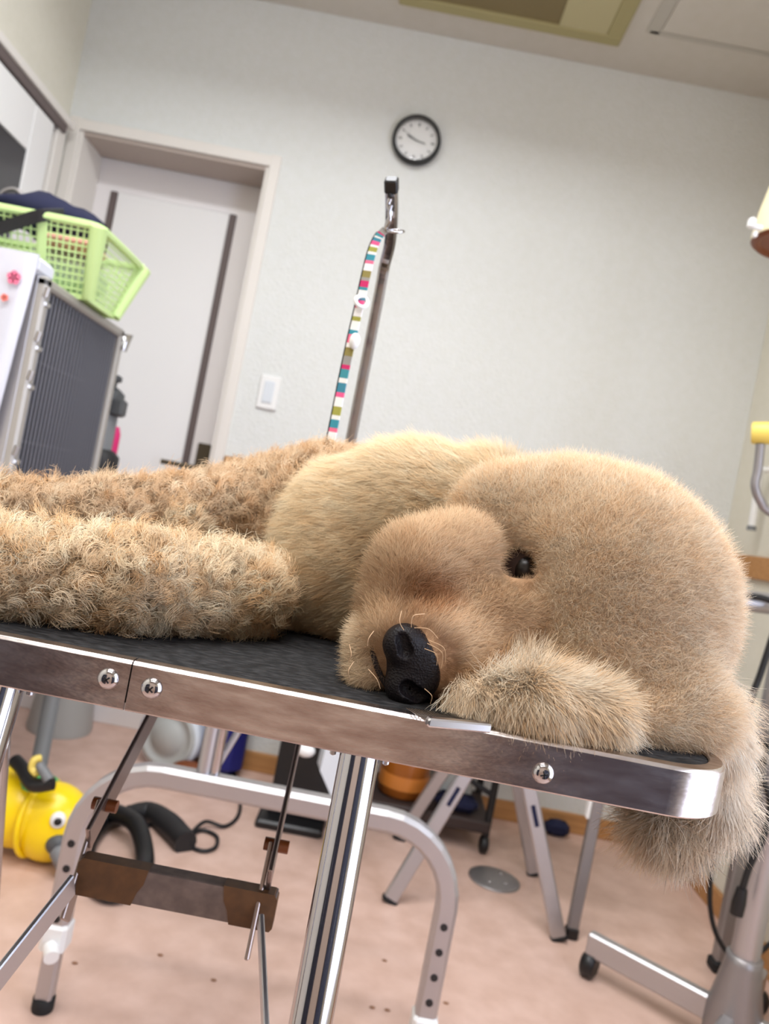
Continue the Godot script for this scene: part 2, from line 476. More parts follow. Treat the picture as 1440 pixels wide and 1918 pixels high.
func F(x: float, y: float) -> Vector3:                 # the floor point seen at x, y
	var u := sr * (x - 720.0) - cr * (y - 959.0)
	return P(x, y, -CAM_Y * FPX / u)

func background_left() -> void:
	# steel cage with its barred door facing right
	var fx := -0.72
	var z0 := -1.455
	var z1 := -1.89
	var top := 1.236
	var bot := 0.50
	var c := thing("dog_cage", Vector3(-0.97, 0, -1.67), "stainless steel dog cage with a door of fine vertical bars", "dog cage")
	var sh := S()
	sh.box(Vector3(-0.97, top - 0.008, (z0 + z1) / 2), Vector3(0.49, 0.016, z0 - z1), 0.004)
	sh.box(Vector3(-0.97, bot + 0.01, (z0 + z1) / 2), Vector3(0.49, 0.02, z0 - z1), 0.004)
	sh.box(Vector3(-0.97, (top + bot) / 2, z0 - 0.006), Vector3(0.49, top - bot, 0.012), 0.003)
	sh.box(Vector3(-0.97, (top + bot) / 2, z1 + 0.006), Vector3(0.49, top - bot, 0.012), 0.003)
	sh.box(Vector3(-1.21, (top + bot) / 2, (z0 + z1) / 2), Vector3(0.012, top - bot, z0 - z1 - 0.02), 0.003)
	part("shell", sh, M.satin, c)
	part("liner", S().box(Vector3(fx - 0.032, (top + bot) / 2, (z0 + z1) / 2), Vector3(0.012, top - bot - 0.05, z0 - z1 - 0.05), 0.002), M.liner, c)
	var fr := S()
	for z in [z0 - 0.012, z1 + 0.010]:
		fr.box(Vector3(fx, (top + bot) / 2, z), Vector3(0.022, top - bot, 0.024), 0.005)
	for y in [top - 0.011, bot + 0.012]:
		fr.box(Vector3(fx, y, (z0 + z1) / 2), Vector3(0.022, 0.020, z0 - z1), 0.005)
	part("door_frame", fr, M.frame_dull, c)
	var one := S().tube([Vector3(fx - 0.002, bot + 0.02, 0), Vector3(fx - 0.002, top - 0.02, 0)], 0.0034, 6)
	var n := 24
	var bm := one.mesh(Vector3(off[c].x, 0, 0))
	for i in n:
		var b := MeshInstance3D.new()
		b.name = "bar"
		b.mesh = bm; b.material_override = M.bars
		b.position = Vector3(0, 0, lerpf(z0 - 0.030, z1 + 0.026, i / (n - 1.0)) - off[c].z)
		c.add_child(b, true)
	for y in [0.74, 0.92, 1.08]:
		part("cross_bar", S().tube([Vector3(fx - 0.008, y, z0 - 0.02), Vector3(fx - 0.008, y, z1 + 0.02)], 0.003, 6), M.grey_metal, c)
	for y in [1.205, 1.12, 1.045, 0.90]:
		var hg := S().tube([Vector3(fx + 0.010, y - 0.008, z0 - 0.004), Vector3(fx + 0.014, y + 0.010, z0 - 0.004)], 0.0055, 10)
		hg.box(Vector3(fx + 0.008, y - 0.02, z0 - 0.016), Vector3(0.012, 0.012, 0.024), 0.003)
		part("hinge", hg, M.steel, c)
	part("latch", S().tube([Vector3(fx + 0.008, top - 0.02, z1 + 0.004), Vector3(fx + 0.020, top - 0.01, z1 + 0.0), Vector3(fx + 0.012, top - 0.05, z1 + 0.002)], 0.011, 10), M.chrome, c)
	part("plinth", S().box(Vector3(-1.09, bot / 2, -1.68), Vector3(0.26, bot, 0.34), 0.006), M.greyplastic, c)
	# towel over the side that faces the viewer
	var tw := thing("printed_towel", Vector3(-0.98, 0.6, z0 + 0.02), "white towel printed with small coloured flowers, hung over the cage side", "towel")
	var rings := []
	var grid := []
	for j in 21:
		var y := lerpf(top + 0.034, 0.62, j / 20.0)
		var row := []
		for i in 19:
			var x := lerpf(-1.21, -0.728 - 0.045 * pow(j / 20.0, 1.3), i / 18.0)
			row.append(Vector3(x, y, z0 + 0.010 + 0.006 * sin(i * 1.1 + j * 0.12) * minf(1.0, j / 5.0)))
		grid.append(row)
	var cl := S()
	var sec := func(row: Array) -> PackedVector3Array:
		var r := PackedVector3Array()
		for p in row: r.append(p + Vector3(0, 0, 0.003))
		for i in range(row.size() - 1, -1, -1): r.append(row[i] - Vector3(0, 0, 0.002))
		return r
	for row in grid: rings.append(sec.call(row))
	cl.loft(rings)
	cl.box(Vector3(-0.968, top + 0.0165, z0 - 0.026), Vector3(0.482, 0.033, 0.076), 0.008)
	part("cloth", cl, mat(c8(212, 214, 224), 0.9), tw)
	var cols := [c8(236, 120, 150), c8(244, 180, 120), c8(240, 130, 116), c8(206, 186, 230), c8(238, 140, 165), c8(244, 196, 130), c8(184, 208, 184)]
	var spots := [[0.040, 0.055, 0, 0.020], [0.050, 0.095, 2, 0.011], [0.075, 0.125, 1, 0.010], [0.092, 0.172, 3, 0.018], [0.10, 0.225, 4, 0.013], [0.095, 0.02, 1, 0.016], [0.10, 0.075, 5, 0.018], [0.125, 0.14, 6, 0.014], [0.15, 0.20, 0, 0.016], [0.16, 0.04, 3, 0.018], [0.19, 0.11, 4, 0.018], [0.23, 0.18, 1, 0.018], [0.26, 0.05, 0, 0.02]]
	for s in spots:
		var fl := S()
		var cc := Vector3(-0.722 - s[0], top + 0.036 - s[1], z0 + 0.0205)
		for k in 5:
			var a: float = TAU * k / 5 + s[0] * 40
			fl.lathe([[s[3] * 0.32, -0.0008], [s[3] * 0.32, 0.0008]], Transform3D(Basis(Vector3.RIGHT, PI / 2), cc + Vector3(cos(a), sin(a), 0) * s[3] * 0.36), 10)
		part("printed_flower", fl, mat(cols[s[2]], 0.9), tw)
	basket(top)
	# grey tube clamped to the cage's far post
	var g := P(196, 800, 1.96)
	var gt := thing("vacuum_tube", Vector3(g.x, 0, g.z), "grey plastic tube with a dark collar clamped upright behind the cage", "tube")
	part("tube", S().lathe([[0.05, 0.0], [0.05, 0.02], [0.020, 0.035], [0.020, 0.66], [0.027, 0.70], [0.027, 1.055], [0.024, 1.06]], Transform3D(Basis.IDENTITY, Vector3(g.x, 0, g.z)), 20), M.midgrey, gt)
	part("collar", S().lathe([[0.030, 1.05], [0.034, 1.055], [0.034, 1.085], [0.022, 1.095], [0.014, 1.10]], Transform3D(Basis.IDENTITY, Vector3(g.x, 0, g.z)), 20), M.darkgrey, gt)
	part("clamp", S().box(Vector3(g.x + 0.028, 1.05, g.z + 0.01), Vector3(0.035, 0.045, 0.04), 0.006), M.darkgrey, gt)
	part("knob", S().lathe([[0.010, 1.095], [0.010, 1.112], [0.020, 1.116], [0.020, 1.128], [0.012, 1.132]], Transform3D(Basis.IDENTITY, Vector3(g.x, 0, g.z)), 16), M.darkgrey, gt)
	part("boot", S().lathe([[0.03, 0.86], [0.044, 0.88], [0.044, 0.925], [0.028, 0.94]], Transform3D(Basis.IDENTITY, Vector3(g.x + 0.006, 0, g.z)), 16), M.dark, gt)

func basket(top: float) -> void:
	var b := thing("laundry_basket", Vector3(-0.88, top, -1.66), "lime green lattice laundry basket standing on the cage", "basket")
	var y0 := top + 0.002
	var y1 := top + 0.137
	var bot := [Vector3(-0.690, y0, -1.60), Vector3(-0.690, y0, -1.755), Vector3(-1.06, y0, -1.755), Vector3(-1.06, y0, -1.60)]
	var tp := [Vector3(-0.672, y1, -1.545), Vector3(-0.662, y1 - 0.004, -1.80), Vector3(-1.09, y1, -1.80), Vector3(-1.09, y1, -1.545)]
	var lat := S()
	for w in 4:
		var a0: Vector3 = bot[w]; var a1: Vector3 = bot[(w + 1) % 4]
		var c0: Vector3 = tp[w]; var c1: Vector3 = tp[(w + 1) % 4]
		var out := (a1 - a0).cross(Vector3.UP).normalized()
		var len := c0.distance_to(c1)
		var nv := int(len / 0.0135)
		for i in range(1, nv):
			var f := float(i) / nv
			lat.between(a0.lerp(a1, f), c0.lerp(c1, f), 0.0034, 0.0014, out, 0.0004)
		for j in range(0, 11):
			var f := j / 10.0
			lat.between(a0.lerp(c0, f), a1.lerp(c1, f), 0.0034 if j else 0.010, 0.0016, out, 0.0004)
	var lt := part("lattice", lat, M.green, b)
	for w in 4:
		var a0: Vector3 = bot[w]; var c0: Vector3 = tp[w]
		part("corner_post", S().tube([a0, a0.lerp(c0, 0.5), c0], [0.013, 0.0155, 0.018], 12), M.green, b)
	part("bottom", S().box(Vector3(-0.875, y0 + 0.003, -1.6775), Vector3(0.37, 0.006, 0.155), 0.002), M.green, b)
	for w in 2:
		var mid: Vector3 = bot[3].lerp(bot[0], 0.45 + 0.28 * w)
		var md: Vector3 = tp[3].lerp(tp[0], 0.45 + 0.28 * w)
		part("rib", S().between(mid + Vector3(0, 0, 0.002), md + Vector3(0, 0, 0.002), 0.018, 0.004, Vector3.BACK), M.green, b)
	var path := []
	for w in 4:
		var p: Vector3 = tp[w]
		var a: Vector3 = tp[(w + 3) % 4]
		var n: Vector3 = tp[(w + 1) % 4]
		path.append(p.move_toward(a, 0.05)); path.append(p.move_toward(a, 0.015).lerp(p.move_toward(n, 0.015), 0.5)); path.append(p.move_toward(n, 0.05))
	path.append(path[0])
	part("rim", S().strip(curve(path, 4), 0.020, 0.013, Vector3(0.01, 0, 0.3).normalized()), M.green, b)
	# what lies in the basket
	solo("folded_cloth", S().box(Vector3(-0.80, top + 0.055, -1.68), Vector3(0.20, 0.09, 0.12), 0.03), mat(c8(206, 224, 200), 0.9), "pale green folded cloth inside the lime basket", "cloth")
	solo("pink_cloth", S().box(Vector3(-0.76, top + 0.112, -1.64), Vector3(0.12, 0.022, 0.10), 0.009), mat(c8(232, 168, 150), 0.9), "salmon pink cloth folded on top inside the lime basket", "cloth")
	var q := P(118, 398, 1.66)
	var bag := thing("navy_bag", Vector3(q.x, top + 0.137, q.z), "navy blue cloth bag with a black strap slumped on the basket rim", "bag")
	var body := S()
	var rs := []
	for i in 13:
		var f := i / 12.0
		var w := sin(PI * clampf(f * 0.94 + 0.03, 0, 1))
		var p := P(lerpf(-40, 192, f), lerpf(392, 428, f) - 4.0 * sin(f * 5.0), 1.66)
		var hgt := 0.047 * pow(w, 0.5) * (0.62 + 0.48 * smoothstep(0.32, 0.55, f)) + 0.002
		var ring := PackedVector3Array()
		for j in 16:
			var a := TAU * j / 16
			ring.append(p + Vector3(sin(f * 9.0 + j) * 0.003, sin(a) * hgt * (0.86 + 0.14 * cos(j * 2.1 + i)), cos(a) * 0.085 * pow(w, 0.4)))
		rs.append(ring)
	body.loft(rs)
	part("body", body, M.navy, bag)
	part("strap", S().strip(curve([P(-30, 436, 1.545), P(20, 421, 1.54), P(75, 404, 1.535), P(120, 402, 1.56)]), 0.024, 0.004, Vector3(0.1, 1, 0.3)), M.dark, bag)
	part("handle", S().tube(curve([P(-10, 380, 1.6), P(5, 360, 1.6), P(25, 354, 1.6), P(40, 364, 1.6), P(50, 382, 1.6)]), 0.0045, 8), M.grey_metal, bag)

func background_floor() -> void:
	# grey bin with a pink-handled brush
	var p := F(101, 1372)
	var T := Transform3D(Basis.IDENTITY, Vector3(p.x, 0, p.z - 0.04))
	var bin := thing("waste_bin", Vector3(p.x, 0, p.z - 0.04), "grey tapered plastic bin standing on the floor near the door", "bin")
	part("body", S().lathe([[0.100, 0.0], [0.104, 0.012], [0.072, 0.32], [0.074, 0.33], [0.066, 0.33], [0.066, 0.30]], T, 36), M.greyplastic, bin)
	var br := thing("pink_brush", Vector3(p.x, 0.3, p.z - 0.04), "pink plastic brush handle standing up out of the grey bin", "brush")
	var pt := P(219, 800, 2.36)
	var pb := Vector3(p.x, 0.29, p.z - 0.04)
	part("handle", S().tube([pb, pb.lerp(pt, 0.5), pb.lerp(pt, 0.85), pb.lerp(pt, 0.97), pt], [0.010, 0.012, 0.015, 0.015, 0.008], 12), M.pink, br)
	# white drum lying on its side
	var dc := F(308, 1446); dc.y = 0.105; dc.z -= 0.06
	var ax := Basis(Vector3.UP, -0.25) * Basis(Vector3.RIGHT, PI / 2)
	var dr := thing("plastic_drum", Vector3(dc.x, 0, dc.z), "white plastic drum with a round ringed lid lying on its side by the wall", "drum")
	part("body", S().lathe([[0.090, -0.15], [0.096, -0.145], [0.100, 0.02], [0.104, 0.03], [0.104, 0.05], [0.098, 0.054]], Transform3D(ax, dc), 36), M.paleplastic, dr)
	part("lid", S().lathe([[0.094, 0.050], [0.094, 0.060], [0.080, 0.062], [0.076, 0.056], [0.052, 0.056], [0.048, 0.064], [0.001, 0.066]], Transform3D(ax, dc), 36), M.greyplastic, dr)
	part("spout", S().lathe([[0.022, 0], [0.022, 0.04], [0.014, 0.05]], Transform3D(Basis.IDENTITY, dc + Vector3(-0.045, 0.085, 0.02)), 14), M.paleplastic, dr)
	var bb := F(352, 1448)
	solo("blue_bag", S().box(Vector3(bb.x + 0.095, 0.125, bb.z - 0.05), Vector3(0.12, 0.25, 0.10), 0.03), M.blue, "deep blue bag standing between the white drum and the trolley posts", "bag")
	solo("dark_shoe", S().ball(Vector3(bb.x + 0.015, 0.03, bb.z + 0.06), Vector3(0.06, 0.03, 0.035)), M.brown, "small dark brown lump on the floor in front of the blue bag", "shoe")
	# parrot
	var pc := F(66, 1622)
	var r := 0.088
	var hc := Vector3(pc.x + 0.005, r + 0.002, pc.z - 0.03)
	var pa := thing("toy_parrot", Vector3(pc.x - 0.05, 0, pc.z - 0.04), "yellow plastic parrot with a hooked grey beak lying on the floor", "toy")
	part("head", S().ball(hc, Vector3(r, r, 0.07), 32), M.yellow, pa)
	part("body", S().lathe([[0.05, -0.01], [0.080, 0.01], [0.086, 0.06], [0.080, 0.13], [0.06, 0.18], [0.02, 0.20]], Transform3D(Basis(Vector3.BACK, PI / 2 - 0.1), hc + Vector3(-0.015, 0.004, -0.015)), 28), M.yellow, pa)
	part("collar", S().ring(hc + Vector3(-0.035, 0, -0.005), 0.081, 0.006, Vector3(1, 0.05, 0.1).normalized(), 36), M.yellow, pa)
	var ec := hc + Vector3(0.036, 0.033, 0.062)
	part("eye", S().lathe([[0.0165, -0.012], [0.016, 0.003], [0.011, 0.005]], Transform3D(Basis(Vector3.RIGHT, PI / 2).rotated(Vector3.UP, 0.35), ec), 20), M.white, pa)
	part("pupil", S().lathe([[0.008, 0.0], [0.0085, 0.006], [0.004, 0.008]], Transform3D(Basis(Vector3.RIGHT, PI / 2).rotated(Vector3.UP, 0.35), ec), 16), M.black, pa)
	var bk := hc + Vector3(0.042, -0.020, 0.055)
	part("beak_base", S().ball(bk, Vector3(0.026, 0.024, 0.022), 18), M.darkgrey, pa)
	part("beak", S().tube(curve([bk + Vector3(0.0, -0.006, 0.008), bk + Vector3(0.02, -0.02, 0.010), bk + Vector3(0.022, -0.05, 0.008), bk + Vector3(0.012, -0.066, 0.006)]), [0.016, 0.018, 0.020, 0.021, 0.022, 0.023, 0.023, 0.022, 0.020, 0.018, 0.016, 0.013, 0.011, 0.009, 0.008, 0.007, 0.005, 0.004, 0.003].slice(0, 19), 12), M.midgrey, pa)
	part("wing", S().ball(hc + Vector3(-0.055, 0.072, -0.01), Vector3(0.055, 0.022, 0.05), 18), M.wing, pa)
	part("handle", S().tube(curve([P(28, 1425, 1.72), P(42, 1440, 1.70), P(62, 1470, 1.67), P(100, 1467, 1.67)]), 0.0155, 12), M.black, pa)
	part("knob", S().tube(curve([P(76, 1420, 1.70), P(64, 1424, 1.69), P(60, 1440, 1.685), P(70, 1452, 1.68)]), 0.008, 10), M.paleyellow, pa)
	part("pin", S().tube([P(74, 1432, 1.675), P(92, 1462, 1.665)], [0.010, 0.012], 10), M.midgrey, pa)
	# black hose with handpiece on the floor
	var hs := thing("dryer_hose", F(230, 1620), "black curled blower hose with a thick handpiece lying on the pink floor", "hose")
	var up := Vector3(0, 0.022, 0)
	part("handpiece", S().tube(curve([F(238, 1540) + up, F(275, 1535) + up, F(312, 1560) + up, F(345, 1596) + up]), [0.022, 0.022, 0.022, 0.023, 0.023, 0.024, 0.025, 0.026, 0.027, 0.028, 0.029, 0.030, 0.031, 0.031, 0.031, 0.030, 0.030, 0.030, 0.029], 14), M.dark, hs)
	part("hose", S().tube(curve([F(240, 1541) + up, F(192, 1556) + up, F(160, 1600) + up, F(160, 1650) + up, F(200, 1690) + up, F(250, 1672) + up, F(268, 1628) + up, F(248, 1585) + up * 2.4, F(205, 1560) + up * 2.4]), 0.022, 12), M.black, hs)
	var u2 := Vector3(0, 0.006, 0)
	part("cord", S().tube(curve([F(340, 1588) + u2, F(372, 1560) + u2, F(404, 1570) + u2, F(402, 1592) + u2, F(375, 1598) + u2, F(350, 1580) + u2, F(380, 1552) + u2 * 3, F(420, 1552) + u2, F(446, 1530) + u2, F(448, 1490) + u2, F(436, 1450) + u2, F(412, 1436) + u2]), 0.0052, 8), M.dark, hs)
	part("stray_cord", S().tube(curve([F(256, 1564) + u2, F(275, 1552) + u2, F(290, 1543) + u2]), 0.005, 8), M.dark, hs)
	# aluminium trolley frame: an arch with adjustable feet and two posts
	var q := 1.278
	var tr := thing("trolley_frame", Vector3(-0.09, 0, -q), "brushed aluminium arched trolley frame with peg holes in its legs", "frame")
	var xs := [-0.400, 0.226]
	var arch := []
	for s in 2:
		var pts := []
		for i in 9:
			var a := PI / 2 * i / 8
			pts.append(Vector3(xs[s] + (0.125 * (1 - cos(a))) * (1 if s == 0 else -1), 0.295 + 0.125 * sin(a), -q))
		if s == 0:
			arch.append(Vector3(xs[0], 0.13, -q)); arch.append_array(pts)
		else:
			pts.reverse(); arch.append_array(pts); arch.append(Vector3(xs[1], 0.10, -q))
	part("arch", S().strip(arch, 0.034, 0.036, Vector3.BACK), M.satin, tr)
	for s in 2:
		for i in 4:
			var y := 0.288 - i * 0.042 if s == 0 else 0.27 - i * 0.042
			part("peg_hole", S().lathe([[0.0062, 0.0], [0.0062, 0.0015]], Transform3D(Basis(Vector3.RIGHT, PI / 2), Vector3(xs[s], y, -q + 0.0165)), 14), M.dark, tr)
		part("leg", S().box(Vector3(xs[s], 0.085, -q), Vector3(0.028, 0.15, 0.026), 0.004), M.satin, tr)
		part("foot", S().lathe([[0.017, 0.0], [0.018, 0.003], [0.018, 0.022], [0.015, 0.024]], Transform3D(Basis.IDENTITY, Vector3(xs[s], 0, -q)), 18), M.rubber, tr)
		var cy := 0.128 if s == 0 else 0.094
		var cm := S()
		cm.box(Vector3(xs[s], cy, -q), Vector3(0.042, 0.05, 0.044), 0.006)
		var sd := 1.0 if s == 0 else -1.0
		cm.tube([Vector3(xs[s], cy - 0.01, -q + 0.02), Vector3(xs[s] + sd * 0.012, cy - 0.014, -q + 0.042)], 0.012, 12)
		part("clamp", cm, M.white, tr)
	for i in 2:
		var b := P(378 + i * 20, 1462, q)
		part("post", S().tube([Vector3(b.x, 0.42, -q - 0.005), Vector3(b.x, 0.70, -q - 0.005)], 0.0125 if i == 0 else 0.009, 14), M.satin if i == 0 else M.chrome, tr)
	part("stay", S().tube([P(400, 1445, q + 0.01), P(440, 1380, q + 0.02), P(470, 1330, q + 0.03)], 0.006, 8), M.satin, tr)
	part("tray", S().box(Vector3(-0.16, 0.71, -q), Vector3(0.30, 0.02, 0.2), 0.004), M.greyplastic, tr)
	# black tower box with foot tray
	var bx := F(545, 1552)
	var tb := thing("black_cabinet", Vector3(bx.x, 0, bx.z), "tall narrow black cabinet on a wider black foot, standing by the back wall", "cabinet")
	part("body", S().box(Vector3(bx.x + 0.01, 0.26, bx.z - 0.11), Vector3(0.175, 0.48, 0.16), 0.006), M.dark, tb)
	part("foot", S().box(Vector3(bx.x - 0.005, 0.012, bx.z - 0.04), Vector3(0.19, 0.024, 0.16), 0.006), M.black, tb)
	part("socket_plate", S().box(Vector3(bx.x - 0.03, 0.255, bx.z - 0.027), Vector3(0.03, 0.05, 0.008), 0.003), M.midgrey, tb)
	var lb := P(572, 1405, 2.0)
	part("white_pot", S().ball(lb, Vector3(0.026, 0.018, 0.02)), M.white, tb)
	var wb := P(632, 1440, 2.0)
	part("white_jug", S().prism([Vector2(-0.045, 0.10), Vector2(-0.05, 0.0), Vector2(0.0, -0.075), Vector2(0.055, -0.075), Vector2(0.05, 0.10)], Transform3D(Basis(Vector3.UP, 0.2), wb), 0.06), M.paleplastic, tb)
	# low black cart on casters with an amber jar
	var k0 := F(905, 1606)
	var zc := k0.z - 0.03
	var ct := thing("wire_cart", Vector3(0.24, 0, zc - 0.1), "low black cart with a caster standing behind the folding stand", "cart")
	part("shelf", S().box(Vector3(0.285, 0.078, zc - 0.11), Vector3(0.38, 0.035, 0.26), 0.005), mat(c8(52, 38, 34), 0.6), ct)
	for s in [[k0.x, zc], [k0.x, zc - 0.23], [0.10, zc - 0.23], [0.10, zc]]:
		part("post", S().tube([Vector3(s[0], 0.05, s[1]), Vector3(s[0], 0.46, s[1])], 0.011, 12), M.dark, ct)
		var w := S().lathe([[0.020, -0.012], [0.026, -0.008], [0.026, 0.008], [0.020, 0.012]], Transform3D(Basis(Vector3.BACK, PI / 2), Vector3(s[0], 0.026, s[1])), 18)
		part("caster", w, M.black, ct)
	part("upper_shelf", S().box(Vector3(0.285, 0.45, zc - 0.115), Vector3(0.40, 0.02, 0.25), 0.005), M.dark, ct)
	part("cross_rail", S().tube([Vector3(k0.x, 0.17, zc), Vector3(k0.x - 0.12, 0.22, zc)], 0.008), M.dark, ct)
	var ja := P(757, 1452, 2.33)
	var jr := thing("amber_jar", Vector3(ja.x, 0.096, ja.z), "amber brown jar on the low black cart", "jar")
	part("body", S().lathe([[0.064, 0.096], [0.074, 0.104], [0.076, 0.20], [0.066, 0.23], [0.055, 0.24]], Transform3D(Basis.IDENTITY, Vector3(ja.x, 0, ja.z)), 28), M.amber, jr)
	part("band", S().lathe([[0.0768, 0.125], [0.0772, 0.13], [0.0772, 0.16], [0.0768, 0.165]], Transform3D(Basis.IDENTITY, Vector3(ja.x, 0, ja.z)), 28), mat(c8(196, 120, 50), 0.35), jr)
	part("lid", S().lathe([[0.060, 0.238], [0.062, 0.242], [0.062, 0.262], [0.056, 0.266]], Transform3D(Basis.IDENTITY, Vector3(ja.x, 0, ja.z)), 28), M.brown, jr)
	var wt := P(846, 1462, 2.36)
	solo("pale_box", S().box(Vector3(wt.x, 0.20, wt.z), Vector3(0.12, 0.16, 0.10), 0.012), M.greyplastic, "pale grey box on the low black cart behind the folding stand", "box")
	solo("navy_cloth", S().box(Vector3(wt.x + 0.01, 0.122, wt.z + 0.09), Vector3(0.13, 0.05, 0.06), 0.02), M.navy, "dark navy folded cloth on the low black cart", "cloth")
	# floor drain
	var dn := F(925, 1648)
	var fd := thing("floor_drain", Vector3(dn.x, 0, dn.z), "round metal drain cover set in the pink floor", "drain cover")
	part("cover", S().lathe([[0.070, 0.0], [0.070, 0.004], [0.064, 0.006], [0.001, 0.006]], Transform3D(Basis.IDENTITY, Vector3(dn.x, 0, dn.z)), 36), M.grey_metal, fd)
	for s in [[-0.018, 0.03], [0.028, 0.02], [0.022, -0.03]]:
		part("bolt", S().ball(Vector3(dn.x + s[0], 0.006, dn.z + s[1]), Vector3(0.007, 0.004, 0.007), 12), M.chrome, fd)
	# folding aluminium stand: four slanted legs, slotted
	var st := thing("folding_stand", Vector3(0.4, 0, -2.0), "folding aluminium stand with splayed flat legs, seen under the table end", "folding stand")
	var legs := [[F(727, 1690), 0.28, -1], [F(745, 1572), 0.27, -1], [F(1047, 1762), 0.25, 1], [F(1000, 1640), 0.24, 1]]
	for i in 4:
		var f: Vector3 = legs[i][0]
		var tp := Vector3(f.x - 0.245 * legs[i][2], 0.62, f.z + (-0.06 if i % 2 == 0 else 0.06))
		var lg := part("leg", S().between(f, tp, 0.036, 0.020, Vector3.BACK, 0.004), M.satin, st)
		part("foot", S().between(f, f.lerp(tp, 0.02), 0.039, 0.023, Vector3.BACK, 0.003), M.rubber, lg)
		if i % 2 == 0:
			var m := f.lerp(tp, 0.40)
			part("slot", S().between(m, f.lerp(tp, 0.48), 0.013, 0.022, Vector3.BACK, 0.002), M.navy, lg)
	part("step", S().box(Vector3(0.48, 0.63, -2.0), Vector3(0.37, 0.025, 0.30), 0.005), M.satin, st)
	var f3 := F(1068, 1757)
	var sy := part("stay", S().between(f3, Vector3(0.645, 0.62, -1.87), 0.027, 0.02, Vector3.BACK, 0.003), M.grey_metal, st)
	part("foot", S().box(f3 + Vector3(0, 0.014, 0), Vector3(0.031, 0.03, 0.025), 0.004), M.black, sy)
	part("sleeve", S().between(P(1108, 1534, 1.868), P(1120, 1470, 1.87), 0.034, 0.024, Vector3.BACK, 0.003), M.white, sy)
	var bl := P(1045, 1537, 2.485)
	solo("blue_slipper", S().box(Vector3(bl.x, 0.026, -2.485), Vector3(0.08, 0.05, 0.05), 0.015), M.navy, "small dark blue slipper by the baseboard behind the folding stand's right leg", "slipper")
	# small crumbs of dirt
	for s in [[400, 1837], [697, 1888], [725, 1893], [835, 1880], [300, 1790], [140, 1805], [720, 1800]]:
		var sp := F(s[0], s[1])
		var o := solo("hair_scrap", S().ball(sp + Vector3(0, 0.0015, 0), Vector3(0.006, 0.0015, 0.004), 8), mat(c8(150, 110, 84), 0.9), "tiny brown scrap of clipped hair on the pink floor", "hair scrap", "scraps of hair on the floor")

